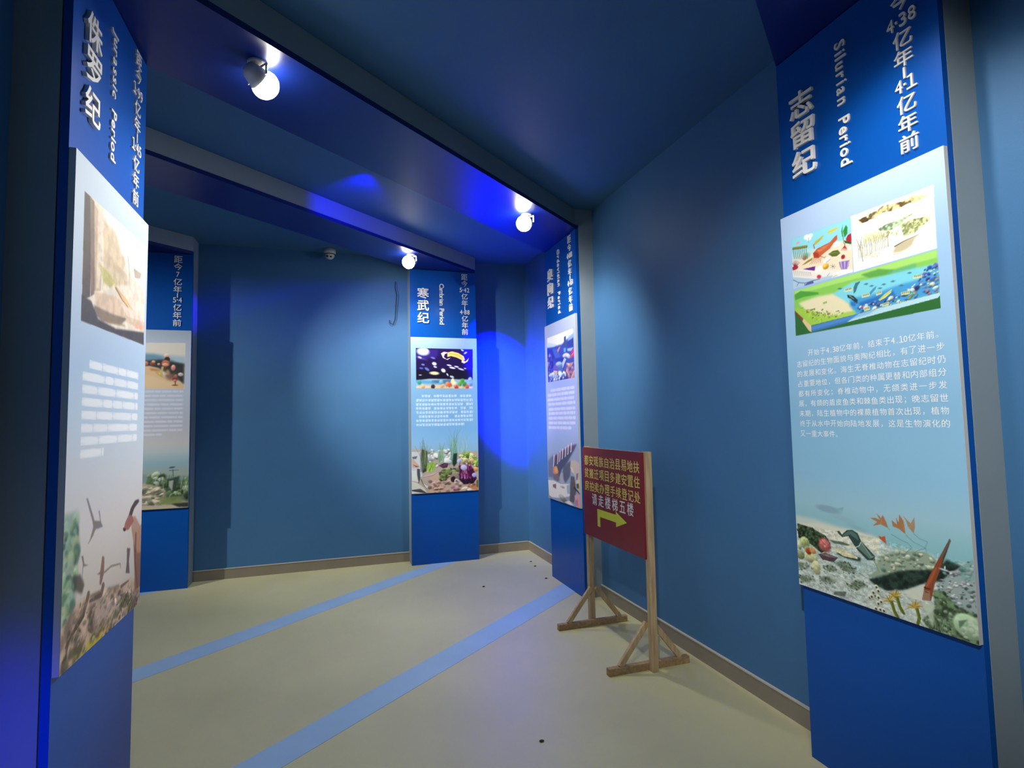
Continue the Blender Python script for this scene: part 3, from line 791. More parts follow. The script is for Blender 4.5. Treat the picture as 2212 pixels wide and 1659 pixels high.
  ('p','e2cfc0',.8,6,[(432,427),(733,427),(725,447),(495,460)]),
  ('p','e0a88a',.8,5,[(593,476),(716,461),(709,481),(594,494)]),
  ('p','d6b07c',1,2,[(343,368),(370,367),(428,380),(490,392),(556,418),(624,429),(523,419),(431,410),(386,388)]),
  ('l','5f4f3c',.7,7.6,3.8,[(371,375),(445,407),(508,422)]),
  ('p','6a5c46',.8,8,[(175,481),(324,482),(496,471),(437,504),(250,526),(177,510)]),
  ('p','3c3a2e',.95,8,[(67,467),(152,472),(213,523),(382,530),(710,493),(714,549),(74,556)]),
  ('m',[(72,116),(719,108),(714,549),(74,554)],.06,30,4,1),
  ('p','8a7550',.7,7,[(211,494),(437,498),(498,504),(300,523)]),
  ('l','cdb48c',.5,5,2.5,[(209,464),(322,461),(496,471)]),
  ('c',None),
  ('r',150,655,690,30,'e4e8ea',.75,20,150),
  ('r',100,655,734,30,'e4e8ea',.75,21,150),
  ('r',100,655,777,30,'e4e8ea',.75,22,150),
  ('r',100,655,820,30,'e4e8ea',.75,23,150),
  ('r',100,655,864,30,'e4e8ea',.75,24,150),
  ('r',100,655,908,30,'e4e8ea',.75,25,150),
  ('r',100,655,951,30,'e4e8ea',.75,26,150),
  ('r',100,300,994,30,'e4e8ea',.75,27,150),
  ('p','7f9a8a',.75,16,[(-16.5,1178),(97,1175),(117,1287),(102,1412),(96,1506),(3.2,1535)]),
  ('s',[(-15.8,1189),(98,1197),(111,1286),(96,1410),(78,1500),(2.5,1525)],'8aa894 5f7f66 a4bf9a 6a8a5c 43604c b0b884',90,10,30,1,.6,41,.2,.6,.25),
  ('p','4a4438',.8,12,[(70,1382),(130,1388),(165,1430),(148,1457),(91,1430)]),
  ('p','a8927a',1,10,[(-7.6,1531),(124,1472),(313,1488),(474,1515),(622,1529),(761,1595),(744,1668),(-8.4,1669)]),
  ('m',[(-7.6,1531),(124,1472),(313,1488),(474,1515),(622,1529),(761,1595),(744,1668),(-8.4,1669)],.28,60,3,1),
  ('p','bfa898',.7,14,[(201,1484),(378,1543),(625,1578),(590,1628),(292,1599)]),
  ('l','5a4a3c',.75,25,9.6,[(200,1473),(165,1528),(118,1555),(144,1575)]),
  ('l','5a4a3c',.75,25,9.7,[(219,1546),(244,1611),(209,1593)]),
  ('l','5a4a3c',.75,28,10.7,[(327,1480),(314,1506),(215,1500)]),
  ('l','5a4a3c',.75,22,8.4,[(59,1555),(42,1620),(20,1627)]),
  ('l','5a4a3c',.75,24,9.3,[(165,1528),(83,1564),(39,1589)]),
  ('p','6f6a42',.85,6,[(479,1580),(587,1573),(647,1604),(591,1634),(499,1612)]),
  ('m',[(427,1558),(625,1570),(710,1637),(518,1631)],.4,20,8,1),
  ('s',[(351,1601),(730,1622),(712,1658),(90,1660),(21,1642)],'8a7a4a b4a478 6a5a3c 5a5a3a',60,8,22,.6,-0.4,43,.4,.7,.25),
  ('p','c4b42e',.85,10,[(198,1633),(280,1635),(355,1656),(268,1671),(200,1662)]),
  ('p','d8a860',.7,8,[(280,1635),(417,1648),(355,1656)]),
  ('p','55522c',.7,12,[(63,1608),(184,1617),(161,1646),(65,1640)]),
  ('p','b8b04a',.7,8,[(88,1639),(200,1650),(162,1663)]),
  ('p','3a3a2c',.6,10,[(9.7,1627),(52,1614),(67,1661),(12.6,1668)]),
  ('s',[(123,1461),(706,1580),(691,1659),(88,1644),(21,1632)],'c4b09a 8a745c a08c70 d4c0a8 6a5844 7a7a50',110,6,26,.55,-0.5,48,.35,.55,.25),
  ('l','a4806a',.6,85,57,[(696,1436),(702,1522),(686,1588)]),
  ('p','6f6862',.8,6,[(158,1142),(174,1148),(235,1231),(284,1240),(266,1201),(275,1202),(293,1247),(312,1265),(247,1263),(194,1298),(225,1252),(217,1231)]),
  ('l','8a7a6c',.6,10,6,[(231,1242),(227,1276),(188,1299)]),
  ('p','a8876c',.85,8,[(604,1279),(654,1280),(714,1326),(779,1381),(787,1500),(699,1472),(652,1399),(620,1337)]),
  ('p','4a3c36',.95,6,[(697,1216),(649,1215),(601,1238),(574,1268),(608,1280),(641,1247),(702,1227)]),
  ('p','9a6452',.95,6,[(580,1262),(623,1276),(641,1299),(578,1324),(520,1317),(538,1289)]),
  ('p','3a2a24',.9,2,[(516,1304),(549,1314),(541,1324),(518,1318)]),
  ('p','b08a68',.95,8,[(610,1315),(669,1353),(731,1329),(774,1322),(785,1470),(696,1436),(641,1382)]),
  ('p','8a6450',.95,8,[(641,1382),(696,1443),(750,1448),(761,1595),(676,1592),(657,1469)]),
  ('l','6a3f30',.6,19.6,11.2,[(670,1360),(668,1472),(707,1587)]),
  ('l','c9a480',.6,17.7,8.8,[(743,1345),(744,1446)]),
  ('p','6a5a52',.8,6,[(134,1329),(149,1333),(160,1362),(196,1374),(154,1369)]),
  ('l','8a7a70',.7,7.4,3.7,[(151,1360),(146,1403),(165,1435)]),
  ('p','7a5444',.8,6,[(312,1369),(332,1377),(333,1434),(309,1472),(294,1465),(297,1431),(265,1423),(297,1422)]),
  ('p','4c4a48',.8,6,[(566,1394),(605,1404),(593,1454),(605,1504),(558,1492),(568,1448)]),
  ('l','7f6f60',.7,9.7,5.4,[(339,1433),(402,1427),(495,1440),(502,1458)]),
  ('l','5a4a3c',.7,14.8,7.4,[(510,1532),(593,1531)]),
 ],
 'cambrian': [
  ('g',[(0,'a4c0e2'),(120,'96bade'),(560,'7fb0da'),(980,'78aede'),(1120,'84b6e0'),(1300,'8fb6c8'),(1664,'a09a90')]),
  ('c',[(55,120),(678,122),(672,555),(56,554)]),
  ('p','25105c',1,0,[(55,120),(678,122),(672,555),(56,554)]),
  ('p','1a0a44',.7,20,[(54,207),(677,197),(675,346),(53,352)]),
  ('p','0d0a22',.9,14,[(53,352),(675,346),(673,456),(52,458)]),
  ('p','3a2a94',.6,16,[(64,130),(297,135),(277,223),(64,246)]),
  ('p','8fb8d4',1,8,[(52,468),(197,448),(673,456),(672,555),(51,554)]),
  ('p','2a4a78',.6,8,[(226,467),(432,457),(412,506),(216,496)]),
  ('p','4f9ac4',.7,6,[(52,458),(245,477),(274,506),(52,497)]),
  ('p','e0c9a0',.9,4,[(52,526),(274,516),(391,535),(672,525),(672,555),(51,554)]),
  ('e','c9d8f6',1,132,158,66,41,.1,.25,.1),
  ('e','f2f6ff',1,156,147,31,22,0,.3,0),
  ('e','5a5ac4',.6,102,226,67,11.6,.3,.5,0),
  ('p','e8d472',1,2,[(396,162),(446,149),(516,165),(576,200),(590,243),(555,244),(495,215),(435,201),(395,211)]),
  ('p','efe6dc',1,2,[(325,173),(356,155),(406,162),(366,182),(356,212),(385,236),(435,216),(395,243),(346,222)]),
  ('p','f0e2b0',1,2,[(555,238),(595,258),(634,217),(620,257),(580,280),(550,268)]),
  ('l','b59a3a',.7,5.9,4,[(416,172),(495,185),(565,218)]),
  ('e','c8d8ff',1,561,134,18.2,8,.5,.3,0),
  ('e','c8d8ff',1,596,163,20,9,-0.5,.3,0),
  ('e','e0e8f4',1,252,287,25,17.6,.3,.3,0),
  ('e','c8d8f0',1,261,321,19.5,8.8,.3,.3,0),
  ('e','efe2b4',1,251,389,51,17.6,.05,.3,0),
  ('e','dfe8ee',1,349,359,26,19.6,.6,.3,0),
  ('e','dfe4ff',1,414,302,28,7.9,.2,.3,0),
  ('e','e8ecff',1,448,329,34,9.8,.2,.3,0),
  ('e','dfe4ff',1,494,316,26,7.9,.2,.3,0),
  ('e','ccd4ff',1,543,343,36,8.9,.3,.3,0),
  ('e','c4ccf0',1,589,335,14.1,6,.2,.3,0),
  ('e','6a7ad0',1,130,298,19.2,9.7,.2,.3,0),
  ('e','4a5ac0',1,111,337,21,9.7,.2,.3,0),
  ('e','5a70c8',1,173,346,29,13.6,.6,.3,0),
  ('e','b8c4f0',1,97,221,21,9.7,.4,.3,0),
  ('e','a8a8b8',1,100,410,17.3,5.8,0,.3,0),
  ('e','6a6ae0',1,238,224,25,9.8,.3,.3,0),
  ('e','c8d4e0',1,393,403,7.9,17.6,-0.6,.3,0),
  ('e','b8ccd8',1,442,427,24,11.8,.3,.3,0),
  ('e','f0e8b0',1,450,476,17.9,35,.1,.2,0),
  ('e','e08a4a',1,392,506,22,25,.2,.3,.4),
  ('e','d2553a',1,416,516,22,26,.2,.3,.4),
  ('e','c0392f',1,491,540,22,26,.2,.3,.4),
  ('e','4f9a3c',1,557,471,22,26,.2,.3,.4),
  ('e','5aa048',1,531,501,22,26,.2,.3,.4),
  ('e','3f8a4a',1,581,506,22,26,.2,.3,.4),
  ('e','9ac08a',1,643,456,22,26,.2,.3,.4),
  ('e','6aa06a',1,652,505,22,26,.2,.3,.4),
  ('e','e6a878',1,332,525,22,25,.2,.3,.4),
  ('e','3a2a28',1,235,535,21,25,.2,.3,.4),
  ('e','d05a48',1,611,535,22,26,.2,.3,.4),
  ('e','d8a878',1,128,535,21,25,.2,.3,.4),
  ('e','3f9a94',1,90,487,21,25,.2,.3,.4),
  ('e','6fb8d0',1,323,486,22,25,.2,.3,.4),
  ('e','f0d8a8',1,471,506,22,26,.2,.3,.4),
  ('b',[(352,555),(662,555),(662,515),(352,525)],'e0663a f0b070 4f9a3c c83a34 f0e0b0',40,8,30,4,0,5,.8),
  ('c',None),
  ('r',111,655,634,30,'d4e8fb',.85,60,32),
  ('r',51,673,680,30,'d4e8fb',.85,61,32),
  ('r',50,672,724,30,'d4e8fb',.85,62,32),
  ('r',50,672,767,30,'d4e8fb',.85,63,32),
  ('r',53,671,810,30,'d4e8fb',.85,64,32),
  ('r',49,668,853,30,'d4e8fb',.85,65,32),
  ('r',51,668,896,30,'d4e8fb',.85,66,32),
  ('r',52,574,941,30,'d4e8fb',.85,67,32),
  ('p','b0a498',1,20,[(-2.2,1196),(112,1200),(291,1246),(725,1240),(723,1668),(-5.7,1657)]),
  ('p','c4a894',.9,14,[(190,1464),(425,1435),(720,1557),(718,1668),(188,1666)]),
  ('s',[(157,1202),(428,1220),(417,1345),(262,1383),(173,1335)],'d4dde0 a9b8bc e4e8ea 8a9aa0 c4d0d0',40,14,40,.75,0,51,.5,.9,.25),
  ('p','c2cad0',1,3,[(-2.4,1222),(86,1226),(114,1482),(4,1529)]),
  ('p','4a525c',.8,4,[(5.9,1276),(63,1269),(50,1299),(14.5,1298)]),
  ('p','7a8894',.8,4,[(90,1235),(112,1236),(115,1438),(93,1437)]),
  ('p','c4a08c',.8,4,[(-0.8,1297),(23,1302),(80,1371),(84,1393),(9.4,1390)]),
  ('p','7a2a26',.8,3,[(9.7,1354),(45,1369),(84,1380),(49,1385)]),
  ('p','3a444a',.9,5,[(58,1400),(88,1406),(92,1503),(74,1559),(57,1501)]),
  ('p','d6dad6',.9,4,[(.5,1415),(49,1426),(74,1541),(4,1525)]),
  ('p','cdd0c6',1,3,[(-2.5,1529),(65,1554),(131,1606),(161,1656),(-3.2,1616)]),
  ('p','2c2a30',.8,5,[(-1,1620),(91,1612),(161,1660),(108,1661),(3.2,1633)]),
  ('p','d8d8d0',1,2,[(114,1557),(171,1590),(184,1626),(144,1606)]),
  ('l','3a3a40',.8,8.8,4.4,[(101,1516),(122,1570),(162,1621)]),
  ('p','e0dcd8',.8,3,[(3.2,1633),(152,1664),(-1.3,1657)]),
  ('p','2a3320',.95,9,[(112,1200),(166,1220),(169,1317),(155,1431),(115,1451),(105,1306)]),
  ('b',[(107,1288),(169,1291),(168,1397),(110,1429)],'3a4a30 6a7a58 55644a 8a9a80',60,50,230,5,0,52,.7),
  ('p','8ab04a',.95,5,[(169,1352),(227,1333),(267,1366),(244,1400),(226,1435),(172,1445),(155,1400)]),
  ('p','4a6a20',.6,5,[(164,1396),(226,1382),(244,1422),(186,1424)]),
  ('b',[(164,1396),(244,1400),(226,1435),(168,1441)],'a8d05a 6a9a34 c4e080',18,25,60,9,.2,53,.8),
  ('p','8fae94',.6,12,[(291,1224),(342,1172),(344,1315),(317,1359),(285,1340)]),
  ('b',[(281,1348),(349,1351),(349,1316),(290,1304)],'4f7a54 8fb8a0 a9ccb4 2f5a3c',40,60,200,5,0,54,.7),
  ('p','86b4b0',.55,14,[(420,1112),(498,1114),(495,1366),(435,1382),(418,1274)]),
  ('b',[(421,1363),(490,1366),(492,1249),(423,1238)],'86b4a8 4a7a64 a8ccc0 5f9484',70,80,300,5,0,55,.6),
  ('p','152a20',.9,10,[(450,1257),(487,1254),(486,1357),(453,1400),(435,1364)]),
  ('b',[(496,1286),(612,1254),(613,1218),(496,1232)],'9cc4c0 b8d8d8 6a9a8a',40,60,220,4,0,56,.6),
  ('p','7fa04a',.9,8,[(519,1286),(566,1243),(636,1264),(715,1312),(723,1403),(610,1380),(555,1351)]),
  ('s',[(519,1286),(566,1243),(636,1264),(715,1312),(723,1403),(564,1369)],'a8c060 5a7a34 d0d890 8ab04a e0d8a0',60,9,28,.7,.2,57,.5,.9,.25),
  ('e','d8cc98',1,579,1325,33,18.1,.2,.2,.5),
  ('e','d0b880',1,644,1341,30,23,-0.2,.2,.5),
  ('e','d8a868',1,684,1433,37,25,.3,.2,.5),
  ('e','b4ccd4',1,408,1340,20,18.8,0,.15,.3),
  ('e','b4bcdc',1,514,1340,29,25,0,.15,.3),
  ('p','3a1c3c',.9,5,[(285,1380),(349,1351),(390,1357),(380,1402),(334,1408)]),
  ('l','b04a78',1,6.3,3.6,[(344,1369),(380,1366)]),
  ('l','8a5a8a',1,5.4,2.7,[(298,1385),(371,1383)]),
  ('p','3c0f3c',1,6,[(504,1389),(545,1386),(648,1400),(684,1474),(702,1538),(654,1590),(552,1584),(506,1537),(503,1465)]),
  ('b',[(504,1389),(545,1386),(648,1400),(684,1474),(702,1538),(654,1590),(552,1584),(506,1537),(503,1465)],'8a2a6a b04a88 5a1a50 d49ac4',70,30,80,9,0,58,.9),
  ('e','b8bce4',1,559,1410,35,29,.3,.15,.3),
  ('e','b4a4dc',1,676,1496,27,24,0,.15,.3),
  ('p','1c0c20',.8,8,[(516,1538),(683,1528),(673,1582),(561,1594)]),
  ('p','5a5244',.9,8,[(316,1430),(499,1411),(502,1479),(406,1488),(369,1539),(306,1545),(298,1473)]),
  ('s',[(316,1425),(499,1411),(498,1479),(378,1517),(306,1536)],'3a3428 7a7058 6a8040 9aa070 4a4438',40,12,32,.7,.4,59,.5,.9,.25),
  ('e','8a7a74',1,461,1512,50,49,.3,.1,.3),
  ('e','2a1c20',1,442,1530,25,31,.2,.2,0),
  ('e','c4b4b0',1,483,1558,28,34,-0.5,.1,.3),
  ('e','5a4a50',1,483,1563,13.7,22,-0.5,.2,0),
  ('e','b8a0a4',1,378,1562,39,13.3,-0.6,.15,.3),
  ('e','4a3a40',1,378,1571,27,7.1,-0.6,.3,0),
  ('e','c49a88',1,287,1621,60,16.8,-0.05,.12,.5),
  ('e','5a3c34',1,282,1630,49,7.9,-0.05,.3,0),
  ('e','d8b0b4',1,243,1559,36,15.9,.2,.2,.4),
  ('p','c8b4b4',.9,4,[(123,1482),(280,1442),(284,1459),(136,1505)]),
  ('l','7a5a68',.8,5.3,3.5,[(127,1496),(226,1479),(280,1446)]),
  ('e','d8a0b4',1,464,1620,41,22,.2,.2,.4),
  ('e','a02a50',1,459,1646,16.5,10.7,0,.3,0),
  ('e','ecdcc4',1,565,1634,35,16.1,-0.2,.15,.4),
  ('e','e8d8c0',1,620,1651,28,13.4,0,.15,.4),
  ('p','c8744a',.8,8,[(598,1605),(682,1587),(719,1648),(718,1666),(653,1644)]),
  ('p','46582c',.8,6,[(697,1556),(720,1548),(719,1638),(696,1619)]),
  ('s',[(189,1530),(701,1592),(718,1666),(188,1662)],'c4a494 a08074 dcc4b4 8a9070 6a5048',40,10,26,.6,0,60,.5,.6,.25),
 ],
 'ordovician': [
  ('g',[(0,'a4b0d2'),(300,'a4b0e0'),(640,'9aaae6'),(1000,'9cace2'),(1150,'92a4d0'),(1664,'9098a8')]),
  ('c',[(55,116),(677,120),(676,554),(66,552)]),
  ('p','3a4c9c',1,0,[(55,116),(677,120),(676,554),(66,552)]),
  ('p','e2e2e4',1,14,[(55,116),(677,120),(679,168),(532,202),(416,231),(236,226),(55,202)]),
  ('p','f4e6da',.8,12,[(273,132),(499,136),(439,169),(321,171)]),
  ('p','b8d0e2',.9,10,[(58,166),(298,215),(236,230),(54,218)]),
  ('p','8fb4dc',.8,12,[(570,177),(679,164),(680,216),(549,219)]),
  ('p','2a3c88',.8,12,[(530,231),(685,202),(684,286),(546,278)]),
  ('p','4a6ac0',.7,12,[(161,248),(296,254),(380,342),(260,340)]),
  ('p','25307c',.7,14,[(65,224),(193,248),(259,348),(68,347)]),
  ('p','1f2a6a',.6,12,[(259,348),(428,347),(482,391),(277,385)]),
  ('p','3c4c74',1,4,[(473,170),(515,169),(516,230),(538,248),(518,275),(463,252)]),
  ('p','5aa4e0',.9,5,[(457,271),(509,274),(501,314),(455,305)]),
  ('p','d08a70',.9,5,[(305,271),(356,246),(391,247),(344,283),(328,297)]),
  ('p','a8c4dc',.8,6,[(536,285),(671,291),(616,317),(544,308)]),
  ('p','c03060',.95,5,[(596,348),(634,316),(679,296),(684,362),(630,381),(599,371)]),
  ('l','e88aa8',1,11.2,5,[(631,356),(668,338)]),
  ('e','c4b8d4',1,495,340,65,18.8,0,.25,.4),
  ('e','b8c0dc',1,559,355,46,20,.3,.25,.4),
  ('e','9ab0d0',1,346,408,79,27,.1,.25,.4),
  ('p','b8ccdc',.9,4,[(466,359),(511,376),(482,399),(421,454),(415,399)]),
  ('p','5a74b0',.7,10,[(276,408),(424,416),(420,476),(302,466)]),
  ('p','c88a70',.9,6,[(509,417),(671,419),(597,463),(516,448)]),
  ('e','e0a884',1,554,432,46,14.7,.3,.3,.3),
  ('l','b8ccd8',1,11.7,5.9,[(145,327),(183,391)]),
  ('l','a8b8d4',1,14.8,4.4,[(109,384),(160,421)]),
  ('p','7a5ab0',.8,6,[(191,432),(225,399),(295,418),(303,450),(222,450)]),
  ('p','e8b898',.9,6,[(167,490),(211,450),(302,462),(290,504)]),
  ('p','d8785a',.8,4,[(177,486),(290,496),(300,506),(187,497)]),
  ('p','4a4464',.85,14,[(497,457),(678,456),(676,554),(510,544)]),
  ('s',[(478,451),(678,449),(676,554),(472,549)],'a4685a 5a4a74 c08a70 3a3458 8a6a84',50,14,34,1.1,.4,61,.5,.9,.25),
  ('s',[(70,481),(514,488),(509,552),(66,550)],'d4dcec 5a6aa8 8aa4c8 2c3470 c4ccdc 46549c',60,12,34,.7,.2,62,.5,.9,.25),
  ('e','dce8ec',1,360,490,49,23,.2,.3,0),
  ('s',[(60,305),(178,319),(177,486),(70,481)],'3a3a80 6a5aa0 2a2a68 8a7ab8',25,12,34,1.2,.4,63,.5,.9,.25),
  ('c',None),
  ('r',118,676,636,29,'d2d4f6',.62,80,110),
  ('r',47,677,678,29,'d2d4f6',.62,81,110),
  ('r',33,664,723,29,'d2d4f6',.62,82,110),
  ('r',50,681,766,29,'d2d4f6',.62,83,110),
  ('r',59,678,814,29,'d2d4f6',.62,84,110),
  ('r',56,675,854,29,'d2d4f6',.62,85,110),
  ('r',49,679,898,29,'d2d4f6',.62,86,110),
  ('r',54,679,943,29,'d2d4f6',.62,87,110),
  ('r',43,583,987,29,'d2d4f6',.62,88,110),
  ('p','8a94b4',.55,40,[(16.2,1259),(353,1213),(747,1118),(749,1244),(762,1660),(3.5,1664)]),
  ('p','5f6a88',.8,20,[(13.1,1307),(158,1242),(157,1458),(16.4,1461)]),
  ('p','3c4058',.85,16,[(164,1354),(157,1261),(330,1205),(537,1147),(686,1124),(620,1183),(484,1286),(343,1368),(253,1481),(144,1468)]),
  ('l','e4ccd8',.95,22,12,[(170,1250),(158,1322),(145,1351)]),
  ('l','b0506a',.85,7.7,4.3,[(197,1254),(186,1306)]),
  ('l','e4ccd8',.95,22,11.7,[(269,1227),(258,1296),(245,1321)]),
  ('l','b0506a',.85,7.4,4.1,[(296,1230),(285,1281)]),
  ('l','e4ccd8',.95,21,11.5,[(318,1206),(307,1275),(295,1296)]),
  ('l','b0506a',.85,7.3,4.1,[(344,1209),(334,1260)]),
  ('l','e4ccd8',.95,21,11.3,[(378,1185),(367,1253),(355,1270)]),
  ('l','b0506a',.85,7.2,4,[(403,1188),(393,1238)]),
  ('l','e4ccd8',.95,20,11,[(448,1164),(436,1231),(426,1245)]),
  ('l','b0506a',.85,7,3.9,[(472,1167),(462,1217)]),
  ('l','e4ccd8',.95,20,10.8,[(504,1144),(494,1211),(483,1220)]),
  ('l','b0506a',.85,6.9,3.8,[(528,1147),(519,1196)]),
  ('l','e4ccd8',.95,19.7,10.6,[(571,1124),(560,1190),(550,1196)]),
  ('l','b0506a',.85,6.7,3.7,[(594,1127),(585,1176)]),
  ('p','c4806a',1,6,[(145,1356),(226,1340),(271,1392),(258,1407),(171,1428),(129,1409)]),
  ('e','e0a05a',1,211,1379,37,28,.1,.3,0),
  ('p','7a6a70',.9,8,[(146,1426),(270,1411),(289,1473),(156,1467)]),
  ('p','4a4e60',.8,16,[(392,1328),(550,1273),(531,1406),(427,1478),(340,1423)]),
  ('p','a8a4b4',.8,10,[(305,1408),(376,1388),(382,1482),(311,1498)]),
  ('p','b8a8a4',1,10,[(550,1273),(636,1259),(726,1288),(740,1387),(736,1597),(666,1436),(607,1382),(536,1336)]),
  ('p','d4c49c',.8,8,[(536,1327),(590,1332),(618,1381),(566,1368)]),
  ('p','5a5460',.8,6,[(660,1378),(701,1366),(676,1436),(657,1420)]),
  ('p','cfc49c',.8,10,[(645,1438),(728,1414),(723,1490),(661,1514)]),
  ('p','4a4244',.9,6,[(654,1463),(706,1454),(708,1496),(662,1501)]),
  ('p','d8d4d6',.98,8,[(8,1491),(143,1483),(311,1498),(516,1477),(520,1582),(327,1624),(30,1651)]),
  ('p','7a625c',.95,6,[(122,1522),(203,1509),(200,1556),(126,1545)]),
  ('p','8a9cb8',.8,8,[(448,1498),(527,1476),(510,1565),(455,1568)]),
  ('e','b0b0b8',1,345,1517,52,13.7,.1,.3,.4),
  ('p','56525c',.95,12,[(542,1405),(616,1407),(650,1523),(591,1633),(506,1627),(526,1494)]),
  ('l','3c3438',.95,25,8.9,[(610,1502),(671,1521),(720,1542)]),
  ('e','7a7c70',1,361,1628,92,27,.2,.2,.5),
  ('e','b4a8a8',1,327,1614,47,13.7,0,.3,.3),
  ('p','e0d6d0',.95,6,[(382,1652),(496,1624),(590,1655),(504,1658)]),
  ('p','c89aa4',.95,10,[(606,1567),(720,1545),(752,1653),(652,1659)]),
  ('p','c05a70',.7,14,[(619,1612),(677,1588),(683,1646),(642,1648)]),
  ('e','8a8490',1,69,1651,58,9.6,.2,.3,0),
 ],
 'sinian': [
  ('g',[(0,'a0b0c4'),(120,'b0bed4'),(520,'b6c6de'),(900,'b8bccc'),(1060,'c4c4c8'),(1140,'b4c4cc'),(1250,'8fb0c0'),(1400,'a4a890'),(1664,'9a9886')]),
  ('c',[(258,128),(677,120),(674,557),(267,553)]),
  ('p','dcd8d0',1,0,[(258,128),(677,120),(674,557),(267,553)]),
  ('p','a8c0d0',1,30,[(259,215),(680,251),(681,327),(262,332)]),
  ('p','5a8aa8',.8,30,[(260,230),(415,230),(503,254),(504,298),(261,308)]),
  ('p','3a6a74',.8,24,[(553,278),(614,315),(675,334),(614,347),(553,316)]),
  ('p','2f3034',.95,18,[(261,301),(503,279),(575,303),(672,318),(673,517),(561,423),(450,361),(262,332)]),
  ('p','dcbc94',1,12,[(262,351),(390,343),(467,368),(495,439),(562,470),(634,483),(673,530),(674,557),(267,553)]),
  ('p','a8703c',.8,14,[(388,362),(467,374),(473,389),(397,384)]),
  ('p','e2c8a4',.8,20,[(264,425),(398,431),(480,464),(590,502),(590,549),(267,549)]),
  ('p','c8a860',.9,12,[(432,393),(478,392),(501,439),(490,449),(452,424)]),
  ('e','e0c070',1,469,411,10.9,12.5,0,.4,0),
  ('l','c8b878',.9,21,11.7,[(491,355),(486,396),(496,449)]),
  ('p','7a5a4a',.9,24,[(517,417),(610,410),(617,467),(545,474),(512,442)]),
  ('p','c89a60',.9,14,[(516,386),(538,370),(555,404),(533,423)]),
  ('e','eebfa4',1,524,244,23,18.9,.1,.2,.4),
  ('e','2c2c22',1,528,279,23,24,.1,.2,.4),
  ('e','b06a58',1,516,317,33,32,.1,.2,.4),
  ('e','dca080',1,515,329,27,15.8,.1,.2,.4),
  ('e','d89088',1,579,357,18.7,28,.1,.2,.4),
  ('e','eeb0a4',1,577,347,11,15.9,.1,.2,.4),
  ('e','8a4a44',1,410,321,23,22,.1,.2,.4),
  ('e','dcaa80',1,418,302,14.8,11.2,.1,.2,.4),
  ('e','dca494',1,460,324,10.9,11.2,.1,.2,.4),
  ('e','34403e',1,460,299,16.2,15.7,.1,.2,.4),
  ('e','c8c4c4',1,641,420,22,17.3,.1,.2,.4),
  ('e','a06a60',1,600,439,13.9,18.9,.1,.2,.4),
  ('e','8a2f34',1,594,467,21,17.3,.1,.2,.4),
  ('e','d08a80',1,595,477,16.5,9.4,.1,.2,.4),
  ('l','7a3a34',1,11.8,8.8,[(516,354),(505,380)]),
  ('l','8a5a44',1,11.8,8.8,[(598,483),(598,518)]),
  ('e','7a4a38',1,596,521,25,5.7,0,.3,0),
  ('e','c07a60',1,288,314,18.5,22,.1,.2,.5),
  ('e','c07a60',1,310,316,18.7,22,.1,.2,.5),
  ('e','c07a60',1,331,318,18.7,22,.1,.2,.5),
  ('e','c07a60',1,358,321,18.7,22,.1,.2,.5),
  ('c',None),
  ('r',200,668,580,22,'d6dcee',.6,110,95),
  ('r',110,668,620,22,'d6dcee',.6,111,95),
  ('r',110,668,660,22,'d6dcee',.6,112,95),
  ('r',110,668,700,22,'d6dcee',.6,113,95),
  ('r',110,668,740,22,'d6dcee',.6,114,95),
  ('r',110,668,780,22,'d6dcee',.6,115,95),
  ('r',110,668,820,22,'d6dcee',.6,116,95),
  ('r',110,668,860,22,'d6dcee',.6,117,95),
  ('r',110,668,900,22,'d6dcee',.6,118,95),
  ('r',110,668,940,22,'d6dcee',.6,119,95),
  ('r',110,500,980,22,'d6dcee',.6,120,95),
  ('p','6f94a0',.7,22,[(209,1327),(462,1349),(723,1371),(724,1438),(211,1411)]),
  ('p','5a6c58',.8,16,[(396,1355),(470,1349),(538,1409),(723,1400),(726,1610),(540,1542),(481,1472),(389,1430)]),
  ('s',[(396,1355),(470,1349),(538,1409),(723,1400),(726,1610),(540,1542),(481,1472),(389,1430)],'34482f 56704a 8aa078 a8b8a4 2a3a28 c4cfc4',60,12,36,1.2,.3,71,.5,.9,.25),
  ('b',[(490,1520),(725,1534),(724,1457),(488,1444)],'2f4430 5f7a58 a4b89a',40,60,140,6,.1,72,.8),
  ('p','b4ae98',.95,16,[(211,1420),(422,1432),(539,1494),(540,1561),(484,1632),(216,1633)]),
  ('m',[(211,1420),(539,1476),(542,1636),(216,1633)],.3,40,4,.4),
  ('s',[(211,1430),(522,1484),(475,1613),(215,1615)],'8a8a78 c8c0a8 6a7060 d4ccb8',40,16,50,.4,0,73,.5,.9,.25),
  ('p','7f9058',.85,14,[(491,1558),(658,1549),(676,1616),(492,1628)]),
  ('p','c4b8a0',.95,10,[(215,1615),(626,1632),(727,1648),(728,1696),(216,1661)]),
  ('p','2a2a2a',.85,10,[(583,1620),(727,1615),(727,1658),(643,1652)]),
  ('e','4a5a68',1,586,1286,25,7.6,-0.1,.3,0),
  ('l','4a5a58',1,7.2,5.4,[(593,1308),(596,1365)]),
  ('l','4a5a58',1,5.4,3.6,[(565,1314),(641,1312)]),
  ('p','2f4038',.85,10,[(587,1384),(650,1368),(639,1443),(590,1526),(573,1487)]),
  ('p','cfd8d4',.7,8,[(563,1411),(600,1403),(590,1507),(564,1458)]),
 ],
}
